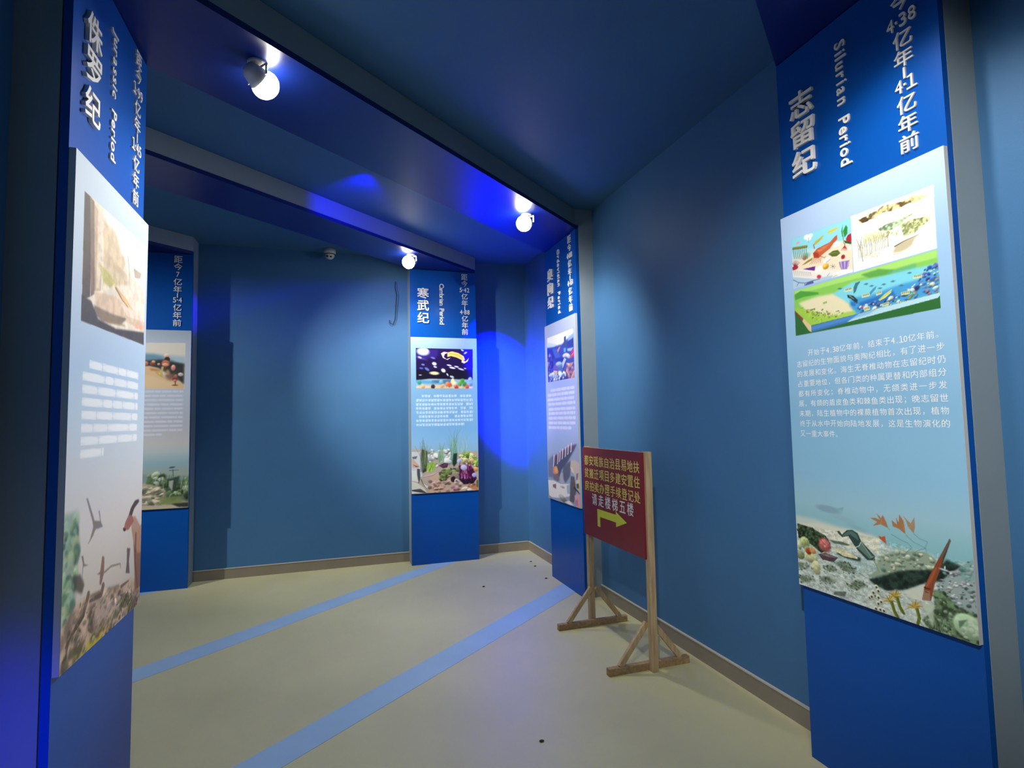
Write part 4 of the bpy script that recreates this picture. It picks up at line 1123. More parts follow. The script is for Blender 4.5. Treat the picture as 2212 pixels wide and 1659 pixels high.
# ------------------------------------------------------------------ materials
def mat(name, col, rough=0.6, spec=0.4, coat=0.0, var=0.0, scale=6.0, bump=0.0, bscale=60.0, metal=0.0, stretch=None):
    m = bpy.data.materials.new(name); m.use_nodes = True
    nt = m.node_tree; b = nt.nodes['Principled BSDF']
    b.inputs['Base Color'].default_value = (*col, 1)
    b.inputs['Roughness'].default_value = rough
    b.inputs['Specular IOR Level'].default_value = spec
    b.inputs['Metallic'].default_value = metal
    b.inputs['Coat Weight'].default_value = coat
    b.inputs['Coat Roughness'].default_value = 0.12
    tc = nt.nodes.new('ShaderNodeTexCoord')
    src = tc.outputs['Object']
    if stretch:
        mp = nt.nodes.new('ShaderNodeMapping'); mp.inputs['Scale'].default_value = stretch
        nt.links.new(src, mp.inputs['Vector']); src = mp.outputs[0]
    if var:
        n = nt.nodes.new('ShaderNodeTexNoise'); n.inputs['Scale'].default_value = scale; n.inputs['Detail'].default_value = 5
        r = nt.nodes.new('ShaderNodeValToRGB')
        r.color_ramp.elements[0].position = .3; r.color_ramp.elements[1].position = .7
        r.color_ramp.elements[0].color = (*[c * (1 - var) for c in col], 1)
        r.color_ramp.elements[1].color = (*[min(1, c * (1 + var)) for c in col], 1)
        nt.links.new(src, n.inputs['Vector']); nt.links.new(n.outputs['Fac'], r.inputs[0]); nt.links.new(r.outputs[0], b.inputs['Base Color'])
    if bump:
        n2 = nt.nodes.new('ShaderNodeTexNoise'); n2.inputs['Scale'].default_value = bscale; n2.inputs['Detail'].default_value = 3
        bp = nt.nodes.new('ShaderNodeBump'); bp.inputs['Strength'].default_value = bump; bp.inputs['Distance'].default_value = .01
        nt.links.new(src, n2.inputs['Vector']); nt.links.new(n2.outputs['Fac'], bp.inputs['Height']); nt.links.new(bp.outputs[0], b.inputs['Normal'])
    return m

def emit(name, col, strength):
    m = bpy.data.materials.new(name); m.use_nodes = True
    nt = m.node_tree; b = nt.nodes['Principled BSDF']
    b.inputs['Base Color'].default_value = (*col, 1)
    b.inputs['Emission Color'].default_value = (*col, 1); b.inputs['Emission Strength'].default_value = strength
    return m

def print_mat(name):
    m = bpy.data.materials.new(name); m.use_nodes = True
    nt = m.node_tree; b = nt.nodes['Principled BSDF']
    a = nt.nodes.new('ShaderNodeAttribute'); a.attribute_name = 'print'
    nt.links.new(a.outputs['Color'], b.inputs['Base Color'])
    b.inputs['Roughness'].default_value = .5; b.inputs['Specular IOR Level'].default_value = .25
    return m

M = dict(
 wall=mat('blue_wall_paint', (0.050, 0.160, 0.345), .55, .35, var=.05, scale=2.2, bump=.05, bscale=140),
 ceiling=mat('blue_ceiling_paint', (0.05, 0.145, 0.27), .6, .3, var=.06, scale=1.6, bump=.05, bscale=120),
 floor=mat('cream_floor_paint', (0.59, 0.58, 0.34), .42, .35, var=.07, scale=1.3, bump=.03, bscale=90),
 stripe=mat('light_blue_floor_paint', (0.36, 0.56, 0.82), .42, .35, var=.05, scale=3),
 skirting=mat('taupe_skirting', (0.25, 0.22, 0.175), .4, .4, var=.06, scale=5),
 lip=mat('pale_skirting_edge', (0.5, 0.48, 0.43), .5, .3),
 casing=mat('grey_blue_casing', (0.25, 0.315, 0.36), .55, .3, var=.05, scale=3),
 lining=mat('royal_blue_gloss', (0.001, 0.078, 0.40), .32, .25, coat=.04, var=.05, scale=1.5),
 soffit=mat('shaded_blue_gloss', (0.004, 0.016, 0.15), .33, .45, coat=.0, var=.08, scale=1.5),  # the lining's blue gloss, with the shade under the beams put into its colour
 board=mat('pale_board_edge', (0.55, 0.57, 0.58), .5, .3),
 letter=mat('white_acrylic_letter', (0.86, 0.85, 0.82), .45, .35),
 text=mat('white_print', (0.88, 0.92, 0.96), .55, .2),
 printed=print_mat('printed_picture_ink'),
 wood=mat('raw_pine', (0.50, 0.37, 0.22), .7, .25, var=.22, scale=9, bump=.1, bscale=30, stretch=(6, 6, .7)),
 wood_foot=mat('raw_pine_dark', (0.36, 0.25, 0.135), .7, .25, var=.25, scale=9, bump=.1, bscale=30, stretch=(1, 6, 6)),
 red=mat('dark_red_sheet', (0.21, 0.017, 0.025), .4, .4, var=.06, scale=3),
 yellow=mat('yellow_vinyl', (0.68, 0.60, 0.16), .5, .3),
 lime=mat('yellow_green_vinyl', (0.60, 0.66, 0.06), .5, .3),
 white_vinyl=mat('white_vinyl', (0.72, 0.74, 0.80), .5, .3),
 metal=mat('white_lacquered_metal', (0.55, 0.55, 0.55), .35, .5),
 dark=mat('black_plastic', (0.012, 0.012, 0.014), .35, .5),
 steel=mat('brushed_steel', (0.5, 0.5, 0.5), .3, .5, metal=1.0),
 bulb=emit('lit_lamp_glass', (1.0, 0.93, 0.80), 38.0),
 cable=mat('black_cable', (0.01, 0.011, 0.013), .5, .4),
 crumb=mat('dark_crumb', (0.05, 0.045, 0.035), .8, .2),
)

# ------------------------------------------------------------------ helpers
def obj(name, bm, material, parent=None, smooth=False, loc=None):
    me = bpy.data.meshes.new(name)
    bmesh.ops.recalc_face_normals(bm, faces=bm.faces)
    bm.to_mesh(me); bm.free()
    if smooth:
        for p in me.polygons:
            p.use_smooth = True
    if material:
        me.materials.append(material)
    o = bpy.data.objects.new(name, me); COL.objects.link(o)
    if parent:
        o.parent = parent
    if loc:
        o.location = loc
    return o

def empty(name, loc, rotz=0.0):
    o = bpy.data.objects.new(name, None); COL.objects.link(o)
    o.location = loc; o.rotation_euler = (0, 0, rotz); o.empty_display_size = .1
    return o

def tag(o, label, cat, group=None):
    o['label'] = label; o['category'] = cat
    if group:
        o['group'] = group
    return o

def struct(o):
    o['kind'] = 'structure'
    return o

def box(bm, x0, x1, y0, y1, z0, z1, bevel=0.0):
    v = [bm.verts.new(p) for p in [(x0, y0, z0), (x1, y0, z0), (x1, y1, z0), (x0, y1, z0), (x0, y0, z1), (x1, y0, z1), (x1, y1, z1), (x0, y1, z1)]]
    f = [bm.faces.new([v[i] for i in q]) for q in [(0, 3, 2, 1), (4, 5, 6, 7), (0, 1, 5, 4), (1, 2, 6, 5), (2, 3, 7, 6), (3, 0, 4, 7)]]
    if bevel:
        es = list({e for fc in f for e in fc.edges})
        bmesh.ops.bevel(bm, geom=es, offset=bevel, segments=2, affect='EDGES', profile=.6)
    return bm

def prism(bm, pts, z0, z1):
    a = [bm.verts.new((x, y, z0)) for x, y in pts]; b = [bm.verts.new((x, y, z1)) for x, y in pts]
    n = len(pts)
    bm.faces.new(a[::-1]); bm.faces.new(b)
    for i in range(n):
        bm.faces.new([a[i], a[(i + 1) % n], b[(i + 1) % n], b[i]])
    return bm

def bar(bm, p0, p1, w, t, upv=(0, 0, 1), bevel=.003):
    p0, p1 = Vector(p0), Vector(p1); d = (p1 - p0); L = d.length; d.normalize()
    s = d.cross(Vector(upv)); s.normalize(); u = s.cross(d)
    vs_ = []
    for q in (p0, p1):
        for a, b in ((-1, -1), (1, -1), (1, 1), (-1, 1)):
            vs_.append(bm.verts.new(q + s * (a * w / 2) + u * (b * t / 2)))
    f = [bm.faces.new([vs_[i] for i in q]) for q in [(0, 1, 2, 3), (7, 6, 5, 4), (0, 4, 5, 1), (1, 5, 6, 2), (2, 6, 7, 3), (3, 7, 4, 0)]]
    if bevel:
        bmesh.ops.bevel(bm, geom=list({e for fc in f for e in fc.edges}), offset=bevel, segments=1, affect='EDGES')
    return bm

def lathe(bm, prof, n=32, mtx=None):
    rings = []
    for r, z in prof:
        if r < 1e-6:
            rings.append([bm.verts.new((0, 0, z))])
        else:
            rings.append([bm.verts.new((r * math.cos(2 * math.pi * i / n), r * math.sin(2 * math.pi * i / n), z)) for i in range(n)])
    for a, b in zip(rings, rings[1:]):
        for i in range(n):
            j = (i + 1) % n
            if len(a) == 1 and len(b) == 1:
                continue
            if len(a) == 1:
                bm.faces.new([a[0], b[i], b[j]])
            elif len(b) == 1:
                bm.faces.new([a[i], b[0], a[j]])
            else:
                bm.faces.new([a[i], b[i], b[j], a[j]])
    if mtx is not None:
        bmesh.ops.transform(bm, matrix=mtx, verts=[v for rg in rings for v in rg])
    return bm

def tube(bm, pts, r, n=8):
    pts = [Vector(p) for p in pts]; rings = []
    for i, p in enumerate(pts):
        d = (pts[min(i + 1, len(pts) - 1)] - pts[max(i - 1, 0)]).normalized()
        s = d.cross(Vector((.3, .9, .2))).normalized(); u = s.cross(d)
        rings.append([bm.verts.new(p + (s * math.cos(2 * math.pi * k / n) + u * math.sin(2 * math.pi * k / n)) * r) for k in range(n)])
    for a, b in zip(rings, rings[1:]):
        for k in range(n):
            bm.faces.new([a[k], b[k], b[(k + 1) % n], a[(k + 1) % n]])
    bm.faces.new(rings[0][::-1]); bm.faces.new(rings[-1])
    return bm

# lettering: every glyph becomes real geometry in the plane x (right), z (up), facing -y
FONT = bpy.data.curves.new('lettering_source', 'FONT')
FONT_OBJ = bpy.data.objects.new('lettering_source', FONT); COL.objects.link(FONT_OBJ)
GLYPHS = {}
def glyph(ch, bold, depth, res):
    key = (ch, bold, depth, res)
    if key not in GLYPHS:
        FONT.body = ch; FONT.size = 1.0; FONT.offset = bold; FONT.extrude = depth / 2; FONT.resolution_u = res
        FONT.fill_mode = 'FRONT' if depth == 0 else 'BOTH'
        FONT_OBJ.update_tag(); bpy.context.view_layer.update()
        me = bpy.data.meshes.new_from_object(FONT_OBJ.evaluated_get(bpy.context.evaluated_depsgraph_get()))
        co = np.zeros(len(me.vertices) * 3); me.vertices.foreach_get('co', co)
        GLYPHS[key] = (co.reshape(-1, 3), [tuple(p.vertices) for p in me.polygons])
        bpy.data.meshes.remove(me)
    return GLYPHS[key]

def put(bm, ch, cx, cz, w, h, bold=0.0, depth=0.0, y=0.0, rot=0.0, res=3, em=None, adv=None):
    """Place one glyph so that its em box (CJK) or ink box fits w x h around (cx, cz)."""
    if ch in ' 　':
        return
    if ch == '1':
        ch, em = '１', None          # the figure with a flag
    co, faces = glyph(ch, bold, 0.02 if depth else 0.0, res)
    if len(co) == 0:
        return
    lo, hi = co.min(0), co.max(0)
    cjk = ord(ch) > 0x2e00 and ch != '１'
    if cjk and ch not in '，。；':
        c0 = ((lo[0] + hi[0]) / 2, (lo[1] + hi[1]) / 2); sx, sz = w / max(.86, hi[0] - lo[0]), h / max(.86, hi[1] - lo[1])
        if ch == '一':
            sz = sx
    elif cjk:
        c0 = (.5, .38); sx, sz = w * 1.05, h * 1.05
    else:
        c0 = ((lo[0] + hi[0]) / 2, .36); sx = sz = h / .74
        if ch == '１':
            c0 = (c0[0], (lo[1] + hi[1]) / 2)
        if em == 'fit':
            sx = w / max(.05, hi[0] - lo[0])
    v = []
    cr, sr = math.cos(rot), math.sin(rot)
    for x, yy, z in co:
        px, pz = (x - c0[0]) * sx, (yy - c0[1]) * sz
        q = y - (z + .01) / .02 * depth if depth else y
        v.append(bm.verts.new((cx + px * cr - pz * sr, q, cz + px * sr + pz * cr)))
    for f in faces:
        try:
            bm.faces.new([v[i] for i in f])
        except ValueError:
            pass

def text_run(bm, s, cx, cz, h, rot=0.0, bold=0.0, depth=0.0, y=0.0, length=None, res=3):
    """A line of latin letters centred on (cx, cz), stretched to the given length."""
    adv = []; x = 0
    for ch in s:
        if ch == ' ':
            adv.append((x, None)); x += .34; continue
        co, _ = glyph(ch, bold, 0.02 if depth else 0.0, res)
        w = co[:, 0].max() - co[:, 0].min()
        adv.append((x + w / 2, w)); x += w + .13
    k = h / .74; L = x * k
    st = (length / L) if length else 1.0
    for (xc, w), ch in zip(adv, s):
        if w is None:
            continue
        d = (xc - x / 2) * k * st
        put(bm, ch, cx + d * math.cos(rot), cz + d * math.sin(rot), w, h, bold, depth, y, rot, res)

# ------------------------------------------------------------------ room shell
def slab(name, x0, x1, y0, y1, z0, z1, material):
    return struct(obj(name, box(bmesh.new(), x0, x1, y0, y1, z0, z1), material))

XL, YN = -7.0, -3.2
slab('floor', XL - .2, WALL_R + .2, YN - .2, WALL_B + .2, -.12, 0, M['floor'])
slab('ceiling', XL - .2, WALL_R + .2, YN - .2, WALL_B + .2, CEIL, CEIL + .12, M['ceiling'])
slab('wall_right', WALL_R, WALL_R + .2, YN, WALL_B, 0, CEIL, M['wall'])
slab('wall_back', XL, WALL_R + .2, WALL_B, WALL_B + .2, 0, CEIL, M['wall'])
# the wall block on the left, round whose corner the corridor turns
slab('wall_left', XL, WALL_L, YN, WALL_IN, 0, CEIL, M['wall'])
slab('wall_front', XL, WALL_R + .2, YN - .2, YN, 0, CEIL, M['wall'])
slab('wall_far', XL - .2, XL, YN, WALL_B, 0, CEIL, M['wall'])

def skirting(name, runs, axis):
    bm = bmesh.new(); lip = bmesh.new()
    for a, b, p, s in runs:      # from a to b along the wall, wall plane p, s = side the room is on
        q0, q1 = sorted((p, p + s * .012)); l0, l1 = sorted((p, p + s * .016))
        if axis == 'y':
            box(bm, q0, q1, a, b, 0, .096); box(lip, l0, l1, a, b, .096, .103)
        else:
            box(bm, a, b, q0, q1, 0, .096); box(lip, a, b, l0, l1, .096, .103)
    o = struct(obj(name, bm, M['skirting']))
    obj('skirting_edge', lip, M['lip'], o)
    return o

# ------------------------------------------------------------------ arches
def arch(name, label, right, left, pillar_r, pillar_l):
    """right/left: the two plan points of the beam at either end (near, far);
    pillar_*: plan boxes (x0, x1, y0, y1) of the casing behind the panels."""
    root = empty(name, ((right[0][0] + left[0][0]) / 2, (right[0][1] + left[0][1]) / 2, 0))
    off = Vector(root.location)
    def loc(bm, nm, mt, par):
        bmesh.ops.translate(bm, vec=-off, verts=bm.verts)
        return obj(nm, bm, mt, par)
    def ext(e, d):                       # carry the beam on over the panel to the pillar
        return [(e[0][0] + d[0], e[0][1] + d[1]), (e[1][0] + d[0], e[1][1] + d[1])]
    n = (.03, 0) if abs(right[0][0] - right[1][0]) < 1e-6 else (0, .03)
    er, el = ext(right, n), ext(left, (-n[0], -n[1]))
    poly = [right[0], er[0], er[1], right[1], left[1], el[1], el[0], left[0]]
    b = loc(prism(bmesh.new(), poly, SOFFIT + .03, CEIL - .002), 'beam', M['casing'], root)
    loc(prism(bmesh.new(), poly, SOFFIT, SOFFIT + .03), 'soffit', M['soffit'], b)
    for pb in (pillar_r, pillar_l):
        loc(box(bmesh.new(), *pb, 0, CEIL), 'pillar', M['casing'], root)
    tag(root, label, 'arch', 'skewed arches across the corridor')
    return root

PW = 0.725
def plan(yr0, yr1, yl0, yl1):
    return [(FACE_R, yr0), (FACE_R, yr1)], [(FACE_L, yl0), (FACE_L, yl1)]
# arch between the Ordovician and the Jurassic panels
r_, l_ = plan(4.312, 5.037, 2.085, 2.825)
arch('portal_arch', 'grey-edged dark blue arch with two lit spotlights, nearest arch fully in view', r_, l_, (FACE_R + .03, WALL_R, 4.312, 5.037), (WALL_L, FACE_L - .03, 2.085, 2.825))
# arch over the camera, above the Silurian panel
r_, l_ = plan(1.286, 2.011, -.94, -.21)
arch('portal_arch', 'arch at the right edge beside the tall Silurian panel, beam above the frame', r_, l_, (FACE_R + .03, WALL_R, 1.286, 2.011), (WALL_L, FACE_L - .03, -.94, -.21))
# arch between the Cambrian panel and the inner wall
dx = (FACE_B - (WALL_IN + .18)) / .83
r_ = [(1.518, FACE_B), (.793, FACE_B)]; l_ = [(1.518 - dx, WALL_IN + .18), (.793 - dx, WALL_IN + .18)]
arch('portal_arch', 'second arch, its blue-lit beam ending over the Cambrian panel', r_, l_, (.793, 1.518, FACE_B + .03, WALL_B), (.793 - dx, 1.518 - dx, WALL_IN, WALL_IN + .15))
r_ = [(-1.283, FACE_B), (-2.008, FACE_B)]; l_ = [(-1.283 - dx, WALL_IN + .18), (-2.008 - dx, WALL_IN + .18)]
arch('portal_arch', 'farthest arch, above the half-hidden panel at far left', r_, l_, (-2.008, -1.283, FACE_B + .03, WALL_B), (-2.008 - dx, -1.283 - dx, WALL_IN, WALL_IN + .15))

skirting('baseboard_right', [(YN, 1.286, WALL_R, -1), (2.011, 4.312, WALL_R, -1), (5.037, WALL_B, WALL_R, -1)], 'y')
skirting('baseboard_back', [(XL, -2.008, WALL_B, -1), (-1.283, .793, WALL_B, -1), (1.518, WALL_R, WALL_B, -1)], 'x')
skirting('baseboard_left', [(YN, -.94, WALL_L, 1), (-.21, 2.085, WALL_L, 1), (2.825, WALL_IN, WALL_L, 1)], 'y')

# ------------------------------------------------------------------ floor stripes
def stripe(label, p):
    cx, cy = sum(q[0] for q in p) / 4, sum(q[1] for q in p) / 4
    o = obj('floor_stripe', prism(bmesh.new(), [(x - cx, y - cy) for x, y in p], 0, .0015), M['stripe'], loc=(cx, cy, 0))
    return tag(o, label, 'floor marking', 'light blue floor stripes')
stripe('light blue stripe painted across the floor to the foot of the Ordovician panel', [(FACE_R, 4.505), (FACE_R, 4.775), (FACE_L, 2.475), (FACE_L, 2.24)])
stripe('light blue stripe painted across the floor to the foot of the Cambrian panel', [(1.285, FACE_B), (.985, FACE_B), (.985 - dx, WALL_IN + .12), (1.285 - dx, WALL_IN + .12)])
stripe('short end of a light blue stripe at the foot of the far left panel', [(-1.515, FACE_B), (-1.80, FACE_B), (-1.80 - dx, WALL_IN + .12), (-1.515 - dx, WALL_IN + .12)])

# ------------------------------------------------------------------ display panels
def print_grid(ops, w, nx, ny):
    h = Z_TOP - Z_BOT
    p = Painter(w * 1000, h * 1000, nx, ny)
    img = p.run(ops)                                   # ny x nx x 3, row 0 at the top
    X, Zg = np.meshgrid(np.linspace(0, w, nx), np.linspace(h, 0, ny))
    co = np.stack([X, np.zeros_like(X), Zg], -1).reshape(-1, 3).astype(np.float32)
    ii = np.arange(nx * ny).reshape(ny, nx)
    q = np.stack([ii[1:, :-1], ii[1:, 1:], ii[:-1, 1:], ii[:-1, :-1]], -1).reshape(-1, 4)
    me = bpy.data.meshes.new('printed_picture')
    me.vertices.add(len(co)); me.vertices.foreach_set('co', co.ravel())
    me.loops.add(q.size); me.loops.foreach_set('vertex_index', q.ravel().astype(np.int32))
    me.polygons.add(len(q)); me.polygons.foreach_set('loop_start', np.arange(0, q.size, 4, dtype=np.int32))
    me.update(calc_edges=True)
    at = me.color_attributes.new('print', 'FLOAT_COLOR', 'POINT')
    rgba = np.ones((nx * ny, 4), np.float32); rgba[:, :3] = np.clip(img.reshape(-1, 3) * 1.05, 0, .95)
    at.data.foreach_set('color', rgba.ravel())
    me.materials.append(M['printed'])
    return me

BODY = ['　　开始于4.38亿年前，结束于4.10亿年前。', '志留纪的生物面貌与奥陶纪相比，有了进一步', '的发展和变化。海生无脊椎动物在志留纪时仍',
        '占重要地位，但各门类的种属更替和内部组分', '都有所变化；脊椎动物中，无颌类进一步发', '展，有颌的盾皮鱼类和棘鱼类出现；晚志留世',
        '末期，陆生植物中的裸蕨植物首次出现，植物', '终于从水中开始向陆地发展，这是生物演化的', '又一重大事件。']

def display_panel(label, loc, rotz, art, nx, ny, title, english, eng_len, date, w=PW):
    """Local frame: x to the right along the panel, -y out of the wall, z up."""
    root = empty('display_panel', loc, rotz)
    tag(root, label, 'display panel', 'tall blue geological period panels')
    obj('backing_panel', box(bmesh.new(), 0, w, 0, .026, .0005, SOFFIT - .004), M['lining'], root)
    bd = obj('print_board', box(bmesh.new(), 0, w, -.02, -.0005, Z_BOT, Z_TOP, .0015), M['board'], root)
    pm = print_grid(ART[art], w, nx, ny)
    po = bpy.data.objects.new('printed_picture', pm); COL.objects.link(po); po.parent = bd
    po.location = (0, -.0206, Z_BOT)
    k = w / PW
    for i, ch in enumerate(title):
        bm = bmesh.new()
        put(bm, ch, .138 * k, 2.893 - i * .1345, .127 * k, .118, .013, .013, 0, res=3)
        obj('title_character', bm, M['letter'], root)
    if english:
        units = [len(t) for t in english.split()]
        per = eng_len / (sum(units) + 1.0); zt = 2.777 + eng_len / 2
        for t in english.split():
            bm = bmesh.new()
            text_run(bm, t, .345 * k, zt - per * len(t) / 2, .052, -math.pi / 2, .012, .007, 0, per * (len(t) - .15), 3)
            obj('english_word', bm, M['letter'], root)
            zt -= per * (len(t) + 1)
    bm = bmesh.new(); z = 2.484
    for tok in reversed(date):
        if tok == '-':
            obj('date_lettering', bm, M['letter'], root)
            bm = bmesh.new(); z -= .029
            box(bm, .600 * k - .004, .600 * k + .004, -.007, 0, z - .021, z + .021)
            obj('dash', bm, M['letter'], root)
            bm = bmesh.new(); z += .058
        elif ord(tok[0]) < 128:
            wd = .034 * len(tok.replace('·', '')) + .014 * tok.count('·')
            x = .600 * k - wd / 2
            for ch in tok:
                if ch == '·':
                    box(bm, x + .002, x + .010, -.007, 0, z - .004, z + .004); x += .014
                else:
                    put(bm, ch, x + .017, z, .027, .052, .004, .007, 0, res=3, em='fit' if ch != '1' else None); x += .034
            z += .072
        else:
            put(bm, tok, .600 * k, z, .070 * k, .066, .004, .007, 0, res=3); z += .0735
    obj('date_lettering', bm, M['letter'], root)
    return root, bd

PANELS = [
 ('Silurian period panel, nearest on the right, with green diorama picture and white paragraph', (FACE_R, 2.011, 0), R(-90), 'silurian', 330, 756, '志留纪', 'Silurian Period', .545, ['距', '今', '4·38', '亿', '年', '-', '4·1', '亿', '年', '前'], PW),
 ('Ordovician period panel on the right wall behind the red sign', (FACE_R, 5.037, 0), R(-90), 'ordovician', 150, 400, '奥陶纪', 'Ordovician Period', .62, ['距', '今', '4·88', '亿', '年', '-', '4·43', '亿', '年', '前'], PW),
 ('Cambrian period panel facing us on the end wall, dark undersea picture', (.793, FACE_B, 0), 0.0, 'cambrian', 200, 460, '寒武纪', 'Cambrian Period', .455, ['距', '今', '5·42', '亿', '年', '-', '4·88', '亿', '年', '前'], PW),
 ('Jurassic period panel, nearest on the left, with pale dinosaur pictures', (FACE_L, 2.085, 0), R(90), 'jurassic', 240, 560, '侏罗纪', 'Jurassic Period', .53, ['距', '今', '1·99', '亿', '年', '-', '1·45', '亿', '年', '前'], .74),
 ('panel on the far left end wall, half hidden behind the Jurassic panel', (-2.008, FACE_B, 0), 0.0, 'sinian', 150, 400, '', '', 0, ['距', '今', '7', '亿', '年', '-', '5·4', '亿', '年', '前'], PW),
]
for lb, lc, rz, art, nx, ny, ti, en, el, da, w in PANELS:
    root, bd = display_panel(lb, lc, rz, art, nx, ny, ti, en, el, da, w)
    if art == 'silurian':
        bm = bmesh.new()
        for i, line in enumerate(BODY):
            zc = 1.768 - i * .0440
            unit = sum(.5 if ord(c) < 128 else 1.0 for c in line)
            full = 19 if i == 4 else 20
            pitch = .636 / full if i < 8 else .0302
            if i == 0:
                pitch = .636 / max(unit, 19.5)
            x = .050
            for c in line:
                a = .5 if ord(c) < 128 else 1.0
                put(bm, c, x + a * pitch / 2, zc, .0272 if a == 1 else .014, .0272 if a == 1 else .025, .0, 0, -.0212, res=2, em='fit' if a < 1 and c not in '.1' else None)
                x += a * pitch
        obj('body_text', bm, M['text'], bd)

# ------------------------------------------------------------------ red notice stand
def notice_stand():
    # local frame: x along the board (viewer's right), -y towards the corridor, z up
    root = empty('notice_stand', (1.815, 3.38, 0), R(-90))
    tag(root, 'red notice board with yellow lettering on a raw wooden stand by the right wall', 'sign')
    hw = .425
    bd = obj('notice_board', box(bmesh.new(), -hw - .006, hw - .012, -.034, -.022, .652, 1.288, .001), M['red'], root)
    bd['label'] = 'dark red sheet board'
    rows = ['都安瑶族自治县易地扶', '贫搬迁项目多建安置住', '房拍卖办理手续登记处']
    for i, s in enumerate(rows):
        bm = bmesh.new()
        for j, c in enumerate(s):
            put(bm, c, -.362 + j * .0785, 1.195 - i * .092, .068, .072, .004, .001, -.034, res=2)
        obj('lettering', bm, M['yellow'], bd)
    bm = bmesh.new()
    for j, c in enumerate('请走楼梯五楼'):
        put(bm, c, -.245 + j * .100, .925, .076, .082, .005, .001, -.034, res=2)
    o = obj('lettering', bm, M['white_vinyl'], bd); o['label'] = 'white lettering'
    bm = bmesh.new()
    P = [(-.205, .742), (-.205, .862), (.065, .862), (.065, .882), (.205, .832), (.065, .782), (.065, .812), (-.165, .812), (-.165, .742)]
    f0 = [bm.verts.new((x, -.0342, z)) for x, z in P]; f1 = [bm.verts.new((x, -.0352, z)) for x, z in P]
    bm.faces.new(f0); bm.faces.new(f1[::-1])
    for i in range(len(P)):
        bm.faces.new([f0[i], f0[(i + 1) % len(P)], f1[(i + 1) % len(P)], f1[i]])
    o = obj('arrow', bm, M['lime'], bd); o['label'] = 'yellow-green arrow pointing right'
    for s in (-1, 1):
        x = s * (hw - .012)
        obj('post', box(bmesh.new(), x - .020, x + .020, -.021, .021, 0, 1.292, .003), M['wood'], root)
    for z in (1.268, .675):
        obj('rail', box(bmesh.new(), -hw + .034, hw - .034, -.021, .012, z - .018, z + .018, .002), M['wood'], root)
    for s in (-1, 1):
        xi = s * (hw - .012) ; xf = xi
        off = .032
        ft = obj('foot', box(bmesh.new(), xf - s * (.0205 + .036), xf - s * .0205, -.285, .262, 0, .042, .003) if s > 0 else box(bmesh.new(), xf + .0205, xf + .0565, -.285, .262, 0, .042, .003), M['wood_foot'], root)
        xb = xf + s * .0 
        for d in (-1, 1):
            bm = bmesh.new()
            bar(bm, (xb - s * .038, d * .205, .041), (xb - s * .038, d * .018, .27), .034, .022, (1, 0, 0), .002)
            obj('brace', bm, M['wood'], root)
    return root
notice_stand()

# ------------------------------------------------------------------ ceiling spotlights
def spotlight(label, key, cable_len=0.0):
    p, t, _ = LAMPS[key]
    root = empty('spotlight', (p[0], p[1], SOFFIT - .0012))
    tag(root, label, 'lamp', 'spotlights under the arches')
    d = (Vector(t) - Vector(p)); d.normalize()
    q = d.to_track_quat('Z', 'Y').to_matrix().to_4x4()
    obj('base_plate', lathe(bmesh.new(), [(0, 0), (.045, 0), (.045, -.008), (.040, -.014), (0, -.014)], 24), M['metal'], root)
    obj('stem', tube(bmesh.new(), [(0, 0, -.012), (0, 0, -.028), (0, 0, -.045)], .008, 10), M['metal'], root)
    ctr = Vector((0, 0, -.066))
    mt = Matrix.Translation(ctr) @ q @ Matrix.Scale(1.2, 4)
    obj('lamp_housing', lathe(bmesh.new(), [(0, -.052), (.022, -.050), (.032, -.035), (.043, .005), (.050, .030), (.047, .030), (.040, .006), (0, 0)], 28, mt), M['metal'], root, True)
    obj('bulb', lathe(bmesh.new(), [(.040, .004)] + [(.053 * math.cos(a), .036 + .048 * math.sin(a)) for a in [R(-35 + 12.5 * i) for i in range(10)]] + [(0, .084)], 40, mt), M['bulb'], root, True)
    bm = bmesh.new()
    for s in (-1, 1):
        bar(bm, (s * .066, 0, -.024), (s * .066, 0, -.075), .012, .003, (0, 1, 0), 0)
    bar(bm, (-.067, 0, -.025), (.067, 0, -.025), .012, .003, (0, 1, 0), 0)
    rz = math.atan2(d.y, d.x) + math.pi / 2
    bmesh.ops.rotate(bm, cent=(0, 0, 0), matrix=Matrix.Rotation(rz, 3, 'Z'), verts=bm.verts)
    obj('bracket', bm, M['metal'], root)
    return root
spotlight('lit spotlight under the nearest beam, upper left, the largest glare', 'nearest_left')
spotlight('lit spotlight under the nearest beam beside the Ordovician panel', 'nearest_right')
spotlight('small lit spotlight at the upper left of the Cambrian panel', 'second_right')
for o in [x for x in bpy.data.objects if x.type == 'LIGHT' and x.name.startswith('spot_light')]:
    # the light leaves the lamp glass
    key = o.name.replace('spot_light_', '').replace('spill_', '')
    if key in LAMPS:
        d = (Vector(LAMPS[key][1]) - Vector(LAMPS[key][0])).normalized()
        o.location = Vector((o.location.x, o.location.y, SOFFIT - .067)) + d * .118

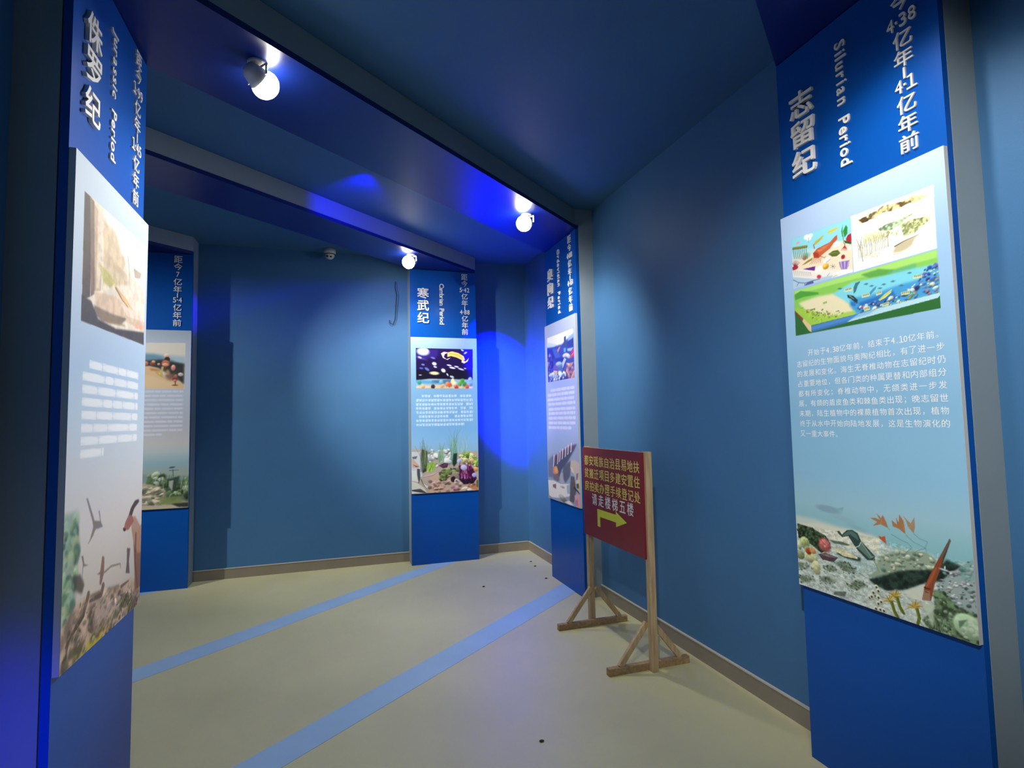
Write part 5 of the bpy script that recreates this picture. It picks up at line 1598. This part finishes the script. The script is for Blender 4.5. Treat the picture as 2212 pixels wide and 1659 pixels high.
# ------------------------------------------------------------------ dome camera, loose cable, crumbs
t = tag(empty('dome_camera', (-.03, 6.02, CEIL - .001)), 'small white dome security camera on the ceiling by the end wall', 'security camera')
obj('housing', lathe(bmesh.new(), [(0, 0), (.062, 0), (.060, -.040), (.055, -.055), (.052, -.055), (0, -.055)], 32), M['metal'], t, True)
fm = Matrix.Translation((0, 0, -.058))
obj('eyeball', lathe(bmesh.new(), [(.048, 0), (.046, -.016), (.038, -.032), (.024, -.044), (0, -.050)], 32, fm), M['metal'], t, True)
for s in (-1, 1):
    lm = Matrix.Translation((s * .017 - .008, -.036, -.083)) @ Matrix.Rotation(R(62), 4, 'X')
    obj('lens', lathe(bmesh.new(), [(.012, -.006), (.012, .003), (.009, .005), (0, .006)], 20, lm), M['dark'], t, True)
obj('seam_ring', lathe(bmesh.new(), [(.056, -.053), (.0565, -.055), (.0565, -.059), (.050, -.060)], 32), M['dark'], t, True)

bm = bmesh.new()
cp = [(.66, 6.128, 3.05), (.655, 6.125, 2.98), (.672, 6.12, 2.90), (.665, 6.125, 2.82), (.66, 6.128, 2.74), (.655, 6.128, 2.64), (.63, 6.128, 2.57), (.60, 6.126, 2.585), (.592, 6.126, 2.62)]
tube(bm, cp, .0045, 8)
tag(obj('loose_cable', bm, M['cable']), 'thin dark cable hanging loose on the end wall left of the Cambrian panel', 'cable')

rnd = random.Random(4)
for lb, x, y in [('dark crumb on the floor near the wall corner, nearest that corner', 1.998, 5.62), ('dark crumb on the floor just left of the Ordovician panel foot', 1.975, 5.43), ('dark crumb on the floor at the near left of the Ordovician panel foot', 1.92, 4.98), ('dark crumb alone in the middle of the floor between the two stripes', 1.30, 4.95), ('elongated dark crumb on the floor at the bottom of the picture', .93, 2.52)]:
    bm = bmesh.new()
    bmesh.ops.create_icosphere(bm, subdivisions=2, radius=.009)
    for v in bm.verts:
        v.co = Vector((v.co.x * (1 + rnd.random() * .5), v.co.y * .8, v.co.z * .45)) * (1 + rnd.random() * .25)
    lowest = min(v.co.z for v in bm.verts)
    for v in bm.verts:
        v.co.z -= lowest
    tag(obj('crumb', bm, M['crumb'], loc=(x, y, 0.0)), lb, 'debris', 'crumbs on the floor')

bpy.data.objects.remove(FONT_OBJ); bpy.data.curves.remove(FONT)
